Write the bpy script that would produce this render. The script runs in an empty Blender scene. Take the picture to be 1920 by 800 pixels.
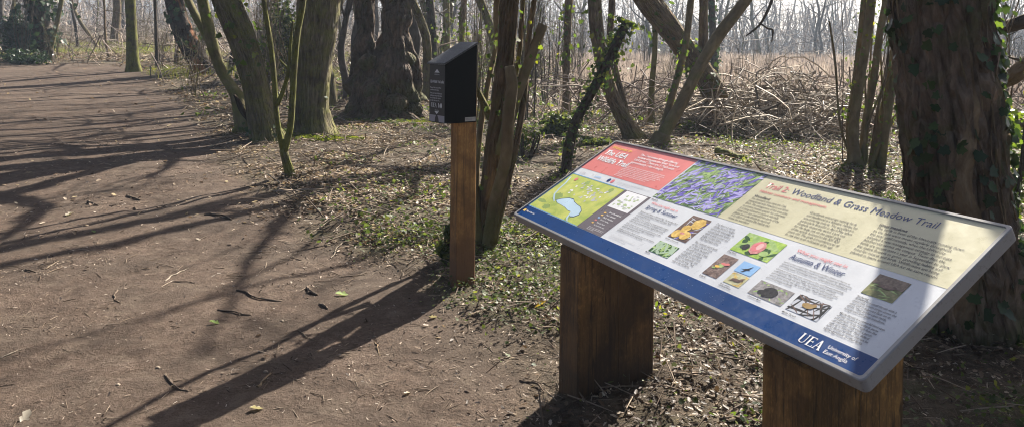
import bpy, math, random
import numpy as np
from mathutils import Vector, Matrix
R_ = math.radians
SC = bpy.context.scene
COL = SC.collection

# ------------------------------------------------------------------ layout: camera measured from the place
FPX, CX, CY = 1450.0, 960.0, 100.0
EYE = 1.55
PITCH, ROLL = R_(0.7), R_(0.66)
fw = np.array([0, math.cos(PITCH), -math.sin(PITCH)])
r0 = np.array([1.0, 0, 0]); u0 = np.cross(r0, fw)
RT = math.cos(ROLL)*r0 + math.sin(ROLL)*u0
UP = -math.sin(ROLL)*r0 + math.cos(ROLL)*u0
EYEP = np.array([0, 0, EYE])

def ray(px, py): return fw + RT*(px-CX)/FPX - UP*(py-CY)/FPX
def at(px, py, Y):
    v = ray(px, py); return EYEP + v*(Y/v[1])

# ------------------------------------------------------------------ numpy noise
def _h(ix, iy, iz, seed):
    n = (ix.astype(np.int64)*374761393 + iy.astype(np.int64)*668265263 + iz.astype(np.int64)*2147483647 + seed*1274126177) & 0xffffffff
    n = ((n ^ (n >> 13))*1274126177) & 0xffffffff
    n = ((n ^ (n >> 16))*2246822519) & 0xffffffff
    return ((n ^ (n >> 15)) & 0xffffff)/float(0xffffff)
def vnoise(x, y, z, seed=0):
    x, y, z = np.broadcast_arrays(np.asarray(x, float), np.asarray(y, float), np.asarray(z, float))
    ix, iy, iz = np.floor(x), np.floor(y), np.floor(z)
    fx, fy, fz = x-ix, y-iy, z-iz
    fx = fx*fx*(3-2*fx); fy = fy*fy*(3-2*fy); fz = fz*fz*(3-2*fz)
    o = 0
    for a in (0, 1):
        for b in (0, 1):
            for c in (0, 1):
                w = (fx if a else 1-fx)*(fy if b else 1-fy)*(fz if c else 1-fz)
                o = o + w*_h(ix+a, iy+b, iz+c, seed)
    return o*2-1
def fbm(x, y, z, seed=0, octv=3):
    o, a, f = 0, 1.0, 1.0
    for k in range(octv):
        o = o + a*vnoise(x*f, y*f, z*f, seed+k*17); a *= .5; f *= 2.03
    return o
def sstep(a, b, x):
    t = np.clip((np.asarray(x, float)-a)/(b-a), 0, 1); return t*t*(3-2*t)

# ------------------------------------------------------------------ terrain
def H0(x, y):                       # large shape: flat wood floor, a bank rising on the left behind the path
    x = np.asarray(x, float); y = np.asarray(y, float)
    m = sstep(4, -9, x - .05*y)
    s = np.maximum(0, y-23); bank = 5.5*(1-np.exp(-s*.055/5.5*1.05))
    far = 9*sstep(170, 380, y)
    return bank*m + far
def H(x, y):
    x = np.asarray(x, float); y = np.asarray(y, float)
    near = sstep(60, 20, y)
    h = H0(x, y) + near*(.035*vnoise(x*.55, y*.55, 0, 3) + .018*vnoise(x*1.7, y*1.7, 0, 5))
    pm = pathmask(x, y)
    fine = .014*fbm(x*5.5, y*5.5, 0, 9, 3)*sstep(14, 8, y)
    h = h + fine*(.55 + .75*(1-pm)) + .005*vnoise(x*9, y*9, 0, 19)*sstep(8, 5, y)
    h = h - .03*pm*near
    for (mx, my, mr, mh) in MOUNDS:
        h = h + mh*np.exp(-((x-mx)**2+(y-my)**2)/mr**2)
    return h
MOUNDS = [(0.62, 3.38, .28, .045), (0.78, 3.62, .3, .04), (1.35, 2.35, .3, .03)]
def flat(px, py):
    v = ray(px, py); t = -EYE/v[2]; return EYEP + v*t
EDGE = [(960, 860), (985, 700), (925, 610), (830, 548), (700, 480), (575, 425), (450, 350), (425, 270), (365, 205), (300, 160), (252, 138)]
_e = sorted([(flat(*q)[1], flat(*q)[0]) for q in EDGE]); _ey = np.array([0]+[q[0] for q in _e]); _ex = np.array([_e[0][1]]+[q[1] for q in _e])
def pathmask(x, y, soft=0.0):
    xb = np.interp(y, _ey, _ex) + .22*vnoise(np.asarray(x)*1.3, np.asarray(y)*1.3, 0, 21) + .08*vnoise(np.asarray(x)*5, np.asarray(y)*5, 0, 23)
    w = .20 + soft + .012*np.asarray(y, float)
    m = sstep(w, -w, np.asarray(x)-xb)
    xl = -7 - .95*np.maximum(0, np.asarray(y, float)-4)
    m = m*sstep(-1.2, 1.2, np.asarray(x)-xl)
    return m*sstep(34, 31, np.asarray(y, float))
def gnd(px, py):
    v = ray(px, py); t0, t = .5, 1.0
    while t < 400:
        p = EYEP+v*t
        if p[2] < float(H(p[0], p[1])): break
        t0 = t; t *= 1.03
    for _ in range(25):
        m = (t0+t)/2; p = EYEP+v*m
        if p[2] < float(H(p[0], p[1])): t = m
        else: t0 = m
    return EYEP+v*t

# ------------------------------------------------------------------ node materials
class Mat:
    def __init__(s, name):
        s.m = bpy.data.materials.new(name); s.m.use_nodes = True
        s.nt = s.m.node_tree; s.nt.nodes.clear()
        s.out = s.nt.nodes.new('ShaderNodeOutputMaterial')
    def n(s, typ, ins=None, **props):
        nd = s.nt.nodes.new(typ)
        for k, v in props.items(): setattr(nd, k, v)
        for k, v in (ins or {}).items():
            sk = nd.inputs[k]
            if isinstance(v, bpy.types.NodeSocket): s.nt.links.new(v, sk)
            else: sk.default_value = v
        return nd
    def ramp(s, fac, stops, interp='LINEAR'):
        nd = s.n('ShaderNodeValToRGB', {0: fac}); cr = nd.color_ramp; cr.interpolation = interp
        while len(cr.elements) < len(stops): cr.elements.new(.5)
        for e, (p, c) in zip(cr.elements, stops):
            e.position = p; e.color = (*c, 1) if len(c) == 3 else c
        return nd.outputs[0]
    def noise(s, vec, scale, detail=4, rough=.55, dist=0):
        return s.n('ShaderNodeTexNoise', {'Vector': vec, 'Scale': scale, 'Detail': detail, 'Roughness': rough, 'Distortion': dist}).outputs[0]
    def mix(s, f, a, b, mode='MIX'):
        nd = s.n('ShaderNodeMix', data_type='RGBA', blend_type=mode)
        for sk, v in ((nd.inputs[0], f), (nd.inputs[6], a), (nd.inputs[7], b)):
            if isinstance(v, bpy.types.NodeSocket): s.nt.links.new(v, sk)
            elif isinstance(v, tuple): sk.default_value = (*v, 1) if len(v) == 3 else v
            else: sk.default_value = v
        return nd.outputs[2]
    def math(s, op, a, b=0.0, clamp=False):
        nd = s.n('ShaderNodeMath', {0: a, 1: b}, operation=op, use_clamp=clamp); return nd.outputs[0]
    def attr(s, name): return s.n('ShaderNodeAttribute', attribute_name=name)
    def obj(s): return s.n('ShaderNodeTexCoord').outputs['Object']
    def pos(s): return s.n('ShaderNodeNewGeometry').outputs['Position']
    def maps(s, vec, scale): return s.n('ShaderNodeMapping', {'Vector': vec, 'Scale': scale}).outputs[0]
    def mixv(s, v, n, k):
        q = s.n('ShaderNodeVectorMath', {0: v, 1: s.n('ShaderNodeCombineXYZ', {0: s.math('MULTIPLY', n, k), 1: s.math('MULTIPLY', n, -k), 2: 0.0}).outputs[0]}, operation='ADD'); return q.outputs[0]
    def bump(s, h, strength=.5, dist=.02):
        return s.n('ShaderNodeBump', {'Height': h, 'Strength': strength, 'Distance': dist}).outputs[0]
    def bsdf(s, **ins):
        b = s.n('ShaderNodeBsdfPrincipled', {k.replace('_', ' '): (v if not (isinstance(v, tuple) and len(v) == 3) else (*v, 1)) for k, v in ins.items()})
        s.nt.links.new(b.outputs[0], s.out.inputs[0]); return b
    def surf(s, sk): s.nt.links.new(sk, s.out.inputs[0])

def bark_mat(name, dark, light, moss=.0, mosscol=(.075, .095, .02), ring=26, stretch=.16, bump=.8, patch=None, plate=.35):
    M = Mat(name); v = M.attr('bk').outputs['Vector']
    vs = M.maps(v, (1, 1, stretch))
    n1 = M.noise(vs, ring, 5, .62, .6); n2 = M.noise(v, 3.2, 4, .6); n3 = M.noise(vs, ring*3.2, 3, .6)
    vv = M.n('ShaderNodeTexVoronoi', {'Vector': M.maps(M.mixv(v, n3, .012), (1, 1, stretch*1.1)), 'Scale': ring*1.15}, feature='DISTANCE_TO_EDGE').outputs['Distance']
    pl_ = M.ramp(vv, [(.0, (0, 0, 0)), (.22, (1, 1, 1))])
    h = M.math('ADD', M.math('MULTIPLY', n1, .8), M.math('ADD', M.math('MULTIPLY', n3, .45), M.math('MULTIPLY', pl_, plate)))
    c = M.ramp(n1, [(.30, dark), (.52, tuple((a+b)/2 for a, b in zip(dark, light))), (.72, light)])
    c = M.mix(M.ramp(n2, [(.35, (0, 0, 0)), (.7, (.7, .7, .7))]), c, tuple(.6*x for x in dark))
    if patch:
        c = M.mix(M.ramp(M.noise(vs, 3.0, 3, .5, .4), [(.55, (0, 0, 0)), (.62, (1, 1, 1))]), c, patch)
    if moss > 0:
        f = M.ramp(M.noise(v, 5.5, 5, .65), [(max(0, .62-moss*.42), (0, 0, 0)), (min(1, .82-moss*.35), (1, 1, 1))])
        if moss >= .2:
            zb = M.n('ShaderNodeSeparateXYZ', {0: v}).outputs[2]; zn = M.math('ADD', zb, M.math('MULTIPLY', M.noise(v, 7, 4, .65), .9))
            f = M.math('MAXIMUM', f, M.ramp(M.math('DIVIDE', zn, 1.6), [(.36, (1, 1, 1)), (.56, (0, 0, 0))]))
        mc = M.mix(M.noise(v, 60, 2), tuple(.55*x for x in mosscol), tuple(1.5*x for x in mosscol))
        c = M.mix(M.math('MULTIPLY', f, min(1, .55+moss*.4)), c, mc)
    M.bsdf(Base_Color=c, Roughness=.9, Specular_IOR_Level=.25, Normal=M.bump(h, min(1, bump*1.2), .03))
    return M.m
def leaf_mat(name, stops, trans=.45, tcol=1.6, rough=.5, gloss=.4, tb=.6):
    M = Mat(name); r = M.attr('rnd').outputs['Fac']
    c = M.ramp(r, stops)
    b = M.n('ShaderNodeBsdfPrincipled', {'Base Color': c, 'Roughness': rough, 'Specular IOR Level': gloss})
    tc = M.mix(1.0, c, (tcol, tcol, tcol*tb), 'MULTIPLY')
    t = M.n('ShaderNodeBsdfTranslucent', {'Color': tc})
    mx = M.n('ShaderNodeMixShader', {0: trans, 1: b.outputs[0], 2: t.outputs[0]})
    M.surf(mx.outputs[0]); return M.m
def plain(name, col, rough=.6, spec=.4, metal=0.0):
    M = Mat(name); M.bsdf(Base_Color=col, Roughness=rough, Specular_IOR_Level=spec, Metallic=metal); return M.m
def ink(name, col, rough=.32):        # print on the board's laminate, faint mottling
    M = Mat(name); n = M.noise(M.obj(), 9, 4)
    c = M.mix(M.ramp(n, [(.3, (0, 0, 0)), (.75, (1, 1, 1))]), tuple(x*.90 for x in col), tuple(min(1, x*1.05) for x in col))
    c = M.mix(M.ramp(M.noise(M.obj(), 140, 3, .7), [(.66, (0, 0, 0)), (.74, (.45, .45, .45))]), c, (.30, .29, .26))
    rr = M.ramp(M.noise(M.obj(), 22, 5, .7), [(.35, (rough*.8,)*3), (.75, (rough*1.5,)*3)])
    M.bsdf(Base_Color=c, Roughness=rr, Specular_IOR_Level=.36); return M.m

# ------------------------------------------------------------------ mesh building
class MB:
    def __init__(s): s.V = []; s.F = []; s.A = []; s.mi = []; s.n = 0
    def add(s, verts, faces, bk=None, mi=0):
        verts = np.asarray(verts, float).reshape(-1, 3)
        s.V.append(verts); s.A.append(np.asarray(bk, float).reshape(-1, 3) if bk is not None else verts)
        o = s.n
        s.F.extend([tuple(int(i)+o for i in f) for f in faces]); s.mi.extend([mi]*len(faces)); s.n += len(verts)
    def box(s, lo, hi, fr=None, mi=0):
        x0, y0, z0 = lo; x1, y1, z1 = hi
        v = np.array([(x0, y0, z0), (x1, y0, z0), (x1, y1, z0), (x0, y1, z0), (x0, y0, z1), (x1, y0, z1), (x1, y1, z1), (x0, y1, z1)], float)
        if fr is not None: v = fr(v)
        s.add(v, [(3, 2, 1, 0), (4, 5, 6, 7), (0, 1, 5, 4), (1, 2, 6, 5), (2, 3, 7, 6), (3, 0, 4, 7)], mi=mi)
    def build(s, name, mats, parent=None, smooth=False, origin=None, bevel=0):
        V = np.concatenate(s.V); A = np.concatenate(s.A)
        me = bpy.data.meshes.new(name)
        if origin is not None: V = V-np.asarray(origin, float)
        me.from_pydata(V.tolist(), [], s.F)
        mats = mats if isinstance(mats, (list, tuple)) else [mats]
        for m in mats: me.materials.append(m)
        if len(mats) > 1: me.polygons.foreach_set('material_index', s.mi)
        if smooth: me.polygons.foreach_set('use_smooth', [True]*len(me.polygons))
        at_ = me.attributes.new('bk', 'FLOAT_VECTOR', 'POINT'); at_.data.foreach_set('vector', A.astype(np.float32).ravel())
        me.update()
        o = bpy.data.objects.new(name, me); COL.objects.link(o)
        if origin is not None: o.location = Vector(origin)
        if parent: 
            o.parent = parent
            if origin is None: o.matrix_parent_inverse = parent.matrix_basis.inverted()
            else: o.matrix_parent_inverse = parent.matrix_basis.inverted()
        if bevel:
            b = o.modifiers.new('bevel', 'BEVEL'); b.width = bevel; b.segments = 3; b.limit_method = 'ANGLE'
        return o

def spline(P, step):
    P = np.asarray(P, float); n = len(P)
    if n == 2: P = np.array([P[0], (P[0]+P[1])/2, P[1]]); n = 3
    Q = np.vstack([2*P[0]-P[1], P, 2*P[-1]-P[-2]]); out = []
    for i in range(n-1):
        p0, p1, p2, p3 = Q[i:i+4]; k = max(2, int(np.ceil(np.linalg.norm((p2-p1)[:3])/step)))
        for t in np.arange(k)/k:
            out.append(.5*((2*p1)+(-p0+p2)*t+(2*p0-5*p1+4*p2-p3)*t*t+(-p0+3*p1-3*p2+p3)*t**3))
    out.append(P[-1]); return np.array(out)

def tube(mb, pts, seg=8, step=None, disp=None, mi=0, cap=True, seed=0):
    """pts: rows x,y,z,r. disp(c, s, dist, r) -> radial factor offset in metres."""
    pts = np.asarray(pts, float)
    if step: pts = spline(pts, step); pts[:, 3] = np.maximum(pts[:, 3], 1e-4)
    P, r = pts[:, :3], pts[:, 3]; n = len(P)
    T = np.gradient(P, axis=0); T /= np.linalg.norm(T, axis=1)[:, None]+1e-9
    a = np.array([0, 1.0, 0]) if abs(T[0][1]) < .9 else np.array([1.0, 0, 0])
    N = np.zeros((n, 3)); nv = a-T[0]*(a@T[0]); nv /= np.linalg.norm(nv)
    for i in range(n):
        nv = nv-T[i]*(nv@T[i]); nv /= np.linalg.norm(nv)+1e-9; N[i] = nv
    B = np.cross(T, N)
    th = np.arange(seg)*2*math.pi/seg; c, s_ = np.cos(th), np.sin(th)
    L = np.concatenate([[0], np.cumsum(np.linalg.norm(np.diff(P, axis=0), axis=1))])
    Rr = np.repeat(r[:, None], seg, 1)
    if disp is not None: Rr = np.maximum(Rr*.3, Rr+disp(c[None, :], s_[None, :], L[:, None], r[:, None]))
    V = P[:, None, :]+(N[:, None, :]*c[None, :, None]+B[:, None, :]*s_[None, :, None])*Rr[:, :, None]
    rb = max(r.max(), 1e-3)
    bk = np.stack([c[None, :]*np.repeat(r[:, None], seg, 1)+seed*3.1, s_[None, :]*np.repeat(r[:, None], seg, 1)+seed*1.7, np.repeat(L[:, None], seg, 1)], -1)
    i = np.arange(n-1)[:, None]*seg; j = np.arange(seg)[None, :]; j2 = (j+1) % seg
    F = np.stack([i+j, i+j2, i+seg+j2, i+seg+j], -1).reshape(-1, 4).tolist()
    if cap: F.append(list(range(seg-1, -1, -1))); F.append([(n-1)*seg+k for k in range(seg)])
    mb.add(V.reshape(-1, 3), F, bk.reshape(-1, 3), mi)
    return P, r, L

def scatter(name, mat, tv, tf, pos, rot, size, rnd=None, parent=None, rs=None, smooth=False):
    """many copies of one small template joined in one mesh, each with its own random number"""
    tv = np.asarray(tv, float); k = len(tv); N = len(pos)
    size = np.asarray(size, float)
    sc = size if size.ndim == 2 else np.repeat(size[:, None], 3, 1)
    V = np.einsum('nij,nkj->nki', rot, tv[None]*sc[:, None, :]) + pos[:, None, :]
    me = bpy.data.meshes.new(name); me.vertices.add(N*k); me.vertices.foreach_set('co', V.astype(np.float32).ravel())
    ft = np.concatenate([np.asarray(f) for f in tf]); tot = np.array([len(f) for f in tf])
    idx = (ft[None, :]+np.arange(N)[:, None]*k).ravel(); tots = np.tile(tot, N)
    me.loops.add(len(idx)); me.loops.foreach_set('vertex_index', idx.astype(np.int32))
    me.polygons.add(len(tots)); me.polygons.foreach_set('loop_start', np.concatenate([[0], np.cumsum(tots)[:-1]]).astype(np.int32))
    if smooth: me.polygons.foreach_set('use_smooth', np.ones(len(tots), bool))
    me.update(calc_edges=True); me.materials.append(mat)
    if rnd is None: rnd = np.random.default_rng(1).random(N)
    a = me.attributes.new('rnd', 'FLOAT', 'POINT'); a.data.foreach_set('value', np.repeat(rnd, k).astype(np.float32))
    o = bpy.data.objects.new(name, me); COL.objects.link(o)
    if parent: o.parent = parent; o.matrix_parent_inverse = parent.matrix_basis.inverted()
    return o

def rots(g, N, tilt=.5, up=None):
    """random yaw, tilted off the normal `up` by about `tilt` rad"""
    if up is None: up = np.tile([0, 0, 1.0], (N, 1))
    z = up+g.normal(0, tilt, (N, 3)); z /= np.linalg.norm(z, axis=1)[:, None]+1e-9
    a = g.normal(0, 1, (N, 3)); x = a-z*(a*z).sum(1)[:, None]; x /= np.linalg.norm(x, axis=1)[:, None]+1e-9
    return np.stack([x, np.cross(z, x), z], -1)

LEAF_V = [(-.5, 0, .03), (-.32, .20, .07), (-.12, .27, .10), (.02, .20, .06), (.18, .33, .13), (.36, .17, .05), (.56, 0, .05), (.34, -.19, .06), (.16, -.31, .10), (0, -.19, .07), (-.15, -.29, .14), (-.34, -.17, .06), (-.15, 0, 0), (.2, 0, -.02)]
LEAF_F = [(0, 12, 2, 1), (12, 13, 4, 3, 2), (13, 6, 5, 4), (0, 11, 10, 12), (12, 10, 9, 8, 13), (13, 8, 7, 6)]
_iv = [(0, -.42), (.22, -.5), (.5, -.28), (.34, 0), (.52, .18), (.26, .26), (0, .62), (-.26, .26), (-.52, .18), (-.34, 0), (-.5, -.28), (-.22, -.5)]
IVY_V = [(x, y, .10*abs(x)) for x, y in _iv]+[(0, 0, 0)]
IVY_F = [(12, i, (i+1) % 12) for i in range(12)]
OVAL_V = [(-.5, 0, 0), (-.15, .22, .06), (.25, .2, .07), (.5, 0, 0), (.25, -.2, .07), (-.15, -.22, .06)]
OVAL_F = [(0, 3, 2, 1), (0, 5, 4, 3)]
CHIP_V = [(-.5, -.14, 0), (.5, -.10, .02), (.46, .12, 0), (-.46, .16, .05)]
CHIP_F = [(0, 1, 2, 3)]
STICK_V = [(-.5, -.02, 0), (-.5, .02, 0), (-.5, 0, .03), (0, -.02, .02), (0, .03, .02), (0, 0, .055), (.5, -.012, 0), (.5, .012, 0), (.5, 0, .02)]
STICK_F = [(0, 1, 4, 3), (1, 2, 5, 4), (2, 0, 3, 5), (3, 4, 7, 6), (4, 5, 8, 7), (5, 3, 6, 8)]
BLADE_V = [(-.012, 0, 0), (.012, 0, 0), (.010, .03, .5), (-.010, .03, .5), (.0, .14, 1.0)]
BLADE_F = [(0, 1, 2, 3), (3, 2, 4)]

# ------------------------------------------------------------------ tagging
def tag(o, label=None, cat=None, group=None, kind=None):
    if label: o['label'] = label
    if cat: o['category'] = cat
    if group: o['group'] = group
    if kind: o['kind'] = kind
    return o
def empty(name, loc, label, cat, group=None):
    o = bpy.data.objects.new(name, None); COL.objects.link(o); o.location = Vector([float(x) for x in loc]); o.empty_display_size = .2
    bpy.context.view_layer.update() if False else None
    o.matrix_basis = Matrix.Translation(Vector([float(x) for x in loc]))
    return tag(o, label, cat, group)
def dup(root, loc, rz=0, sc=1.0, label=None, group=None):
    r = root.copy(); COL.objects.link(r); r.location = Vector([float(x) for x in loc]); r.rotation_euler = (0, 0, rz); r.scale = (sc,)*3
    if label: r['label'] = label
    if group: r['group'] = group
    for ch in root.children:
        c = ch.copy(); COL.objects.link(c); c.parent = r
        for q in ch.children:
            d = q.copy(); COL.objects.link(d); d.parent = c
    return r

# ------------------------------------------------------------------ materials
M_GROUND = None
def ground_mat():
    M = Mat('woodland_soil'); p = M.pos(); pm = M.attr('path').outputs['Fac']
    n1 = M.noise(p, 1.4, 5, .6); n2 = M.noise(p, 14, 6, .65); n3 = M.noise(p, 70, 4, .7); n4 = M.noise(p, 260, 2, .6)
    path = M.ramp(n2, [(.26, (.048, .032, .023)), (.5, (.116, .079, .057)), (.76, (.190, .141, .110))])
    path = M.mix(M.ramp(n3, [(.40, (.9, .9, .9)), (.5, (0, 0, 0))]), path, (.066, .044, .030))
    path = M.mix(M.ramp(n4, [(.62, (0, 0, 0)), (.72, (.5, .5, .5))]), path, (.25, .195, .15))
    path = M.mix(M.ramp(n1, [(.38, (.7, .7, .7)), (.6, (0, 0, 0))]), path, (.068, .049, .036))
    path = M.mix(M.ramp(M.noise(p, 4.5, 5, .7), [(.52, (0, 0, 0)), (.68, (.5, .5, .5))]), path, (.175, .135, .10))
    wood = M.ramp(n2, [(.30, (.030, .022, .014)), (.5, (.075, .055, .036)), (.7, (.15, .115, .08))])
    wood = M.mix(M.ramp(n1, [(.5, (0, 0, 0)), (.68, (.55, .55, .55))]), wood, (.05, .062, .018))
    wood = M.mix(M.ramp(n4, [(.55, (0, 0, 0)), (.68, (.8, .8, .8))]), wood, (.22, .175, .125))
    c = M.mix(pm, wood, path)
    hgt = M.math('ADD', M.math('ADD', n2, M.math('MULTIPLY', n3, .6)), M.math('MULTIPLY', n4, .35))
    M.bsdf(Base_Color=c, Roughness=.92, Specular_IOR_Level=.2, Normal=M.bump(hgt, 1.0, .03))
    return M.m
M_GROUND = ground_mat()
BK_BROWN = bark_mat('brown_bark', (.075, .049, .027), (.34, .24, .14), .28, (.14, .14, .03), plate=.7)
BK_GREY = bark_mat('grey_green_bark', (.06, .048, .028), (.30, .245, .15), .48, (.15, .15, .035), ring=20, stretch=.12, bump=1.0, plate=.8)
BK_SMOOTH = bark_mat('smooth_olive_bark', (.10, .08, .038), (.28, .24, .125), .5, (.14, .145, .035), ring=9, stretch=.5, bump=.35)
BK_MOSS = bark_mat('mossy_bark', (.045, .034, .02), (.15, .12, .07), .75, (.15, .155, .025))
BK_POLLARD = bark_mat('burry_bark', (.032, .021, .014), (.20, .135, .095), .25, (.06, .07, .015), ring=11, stretch=.35, bump=1.0, plate=.8)
BK_IVYTREE = bark_mat('furrowed_bark', (.058, .040, .028), (.38, .28, .20), .25, ring=20, stretch=.24, bump=1.0, plate=.8)
BK_VINE = bark_mat('pale_vine_bark', (.13, .088, .05), (.36, .265, .165), .1, ring=16, stretch=.35, bump=.6)
BK_TWIG = bark_mat('twig_bark', (.09, .067, .046), (.27, .21, .145), .12, ring=14, stretch=.4, bump=.4)
BK_STICK = bark_mat('stick_bark', (.07, .05, .035), (.24, .18, .13), 0, ring=18, stretch=.3, bump=.7)
BK_PALE = bark_mat('bleached_wood', (.17, .135, .10), (.42, .36, .28), 0, ring=20, stretch=.2, bump=.4)
BK_DARK = bark_mat('dark_wood', (.030, .022, .015), (.12, .088, .062), .12, ring=20, stretch=.3, bump=.6)
BK_HAZEL = bark_mat('hazel_bark', (.12, .09, .048), (.30, .235, .13), .25, (.10, .11, .03), ring=10, stretch=.4, bump=.35)
BK_FAR = bark_mat('far_bark', (.055, .045, .038), (.15, .125, .105), .1, ring=6, stretch=.3, bump=.2)
BK_ROT = bark_mat('rotten_bark', (.022, .015, .010), (.085, .058, .042), .05, ring=12, stretch=.3, bump=1.0, patch=(.20, .085, .035))
M_LITTER = leaf_mat('dead_leaves', [(0, (.045, .028, .018)), (.3, (.115, .072, .045)), (.6, (.22, .155, .105)), (.85, (.38, .30, .22)), (1, (.56, .48, .38))], .32, 1.35, .55, .3, .8)
M_IVYG = leaf_mat('ivy_leaf_ground', [(0, (.022, .036, .012)), (.5, (.055, .078, .022)), (.85, (.10, .125, .035)), (1, (.17, .17, .045))], .35, 2.2, .5, .15)
M_IVYD = leaf_mat('ivy_leaf_dark', [(0, (.014, .028, .013)), (.6, (.03, .055, .02)), (1, (.055, .09, .028))], .22, 2.5, .4, .25)
M_IVYB = leaf_mat('ivy_leaf_bright', [(0, (.035, .060, .012)), (.5, (.075, .115, .018)), (.85, (.10, .135, .02)), (1, (.19, .18, .02))], .45, 2.0, .45, .3)
M_HOLLY = leaf_mat('holly_leaf', [(0, (.012, .025, .012)), (.7, (.025, .05, .02)), (1, (.05, .085, .028))], .15, 2.0, .35, .3)
M_GRASS = leaf_mat('grass_blade', [(0, (.08, .11, .02)), (.6, (.14, .17, .035)), (1, (.25, .22, .08))], .45, 2.0, .5, .3)
M_REED = leaf_mat('dead_reed', [(0, (.15, .115, .10)), (.5, (.255, .205, .175)), (1, (.42, .355, .305))], .4, 1.3, .7, .2, .95)
M_CHIP = leaf_mat('path_debris', [(0, (.04, .028, .02)), (.45, (.12, .085, .06)), (.8, (.28, .22, .17)), (1, (.46, .40, .33))], .0, 1, .8, .2)
M_TWIGS = leaf_mat('twig_debris', [(0, (.05, .035, .025)), (.6, (.16, .115, .08)), (1, (.34, .27, .20))], .0, 1, .8, .2)
# ================================================================== the setting: ground and path
def axis(segs):
    out = [segs[0][0]]
    for a, b, s0, s1 in segs:
        x = a
        while x < b-1e-6:
            t = (x-a)/(b-a); x = min(b, x+s0+(s1-s0)*t); out.append(x)
    return np.array(out)
gx = np.concatenate([-axis([(3.0, 8, .05, .18), (8, 40, .25, 2.5), (40, 300, 4, 30)])[::-1], axis([(-3.0, 3.0, .045, .045)])[1:-1], axis([(3.0, 8, .05, .18), (8, 40, .25, 2.5), (40, 300, 4, 30)])])
gy = axis([(-40, 1, 6, .5), (1, 7, .045, .05), (7, 16, .06, .2), (16, 60, .25, 2), (60, 420, 3, 25)])
XX, YY = np.meshgrid(gx, gy); ZZ = H(XX, YY); PM = pathmask(XX, YY)
def sheet(name, V, faces, pm):
    me = bpy.data.meshes.new(name); me.from_pydata(V.tolist(), [], faces); me.materials.append(M_GROUND)
    me.polygons.foreach_set('use_smooth', [True]*len(me.polygons))
    a = me.attributes.new('path', 'FLOAT', 'POINT'); a.data.foreach_set('value', pm.astype(np.float32)); me.update()
    o = bpy.data.objects.new(name, me); COL.objects.link(o); return o
nx, ny = len(gx), len(gy)
ii = (np.arange(ny-1)[:, None]*nx+np.arange(nx-1)[None, :])
quads = np.stack([ii, ii+1, ii+nx+1, ii+nx], -1).reshape(-1, 4)
GV = np.stack([XX, YY, ZZ], -1).reshape(-1, 3); pmf = PM.ravel()
tag(sheet('ground', GV, quads.tolist(), pmf), 'brown woodland floor under leaf litter between the trees', 'ground', kind='structure')
pq = quads[(pmf[quads].mean(1) > .5)]
used, inv = np.unique(pq, return_inverse=True)
tag(sheet('path', GV[used]+[0, 0, .004], inv.reshape(-1, 4).tolist(), pmf[used]), 'trodden bare earth path curving away into the wood', 'path', kind='structure')

# ================================================================== the information lectern
PO = np.array([.0124178, 3.95700, .68]); PW, PD = 2.15032, .7137
EX = np.array([.42425, -.905545, 0]); EN = np.array([.905545, .42425, 0])
TILT = R_(29.59); EY = EN*math.cos(TILT)+np.array([0, 0, 1])*math.sin(TILT); NN = np.cross(EX, EY)
def pf(v):
    v = np.asarray(v, float); return PO+v[..., 0:1]*EX+v[..., 1:2]*EY+v[..., 2:3]*NN
c0 = PO+EX*1.075+EN*.3
lect = empty('information_board', (c0[0], c0[1], float(H(c0[0], c0[1]))), 'long tilted information board about the wildlife trail on two thick brown timber legs', 'information board')
def rrect(x0, y0, x1, y1, r, k=6):
    o = []
    for cx_, cy_, a0 in ((x1-r, y0+r, -90), (x1-r, y1-r, 0), (x0+r, y1-r, 90), (x0+r, y0+r, 180)):
        for i in range(k+1):
            a = R_(a0+90*i/k); o.append((cx_+r*math.cos(a), cy_+r*math.sin(a)))
    return np.array(o)
# tray: raised rim, slightly rounded outer edge, closed underneath
rings = [rrect(.014, .014, PW-.014, PD-.014, .009), rrect(.013, .013, PW-.013, PD-.013, .010), rrect(.003, .003, PW-.003, PD-.003, .016), rrect(0, 0, PW, PD, .018), rrect(0, 0, PW, PD, .018), rrect(.004, .004, PW-.004, PD-.004, .016)]
zs = [-.006, 0, 0, -.003, -.043, -.047]
fm = MB(); nv = len(rings[0])
V = np.concatenate([np.column_stack([q, np.full(nv, z)]) for q, z in zip(rings, zs)])
F = [(k*nv+i, (k+1)*nv+i, (k+1)*nv+(i+1) % nv, k*nv+(i+1) % nv) for k in range(5) for i in range(nv)]
F.append(tuple(range(5*nv+nv-1, 5*nv-1, -1))); F.append(tuple(range(nv)))
fm.add(pf(V), F)
Mf = Mat('grey_powder_coat'); nf = Mf.noise(Mf.pos(), 60, 4, .7); nf2 = Mf.noise(Mf.pos(), 7, 4)
cf = Mf.mix(Mf.ramp(nf, [(.56, (0, 0, 0)), (.7, (.5, .5, .5))]), (.30, .295, .29), (.13, .115, .10)); cf = Mf.mix(Mf.ramp(nf2, [(.4, (0, 0, 0)), (.75, (.35, .35, .35))]), cf, (.23, .21, .195))
Mf.bsdf(Base_Color=cf, Roughness=.38, Specular_IOR_Level=.5)
fm.build('frame', Mf.m, lect)
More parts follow.
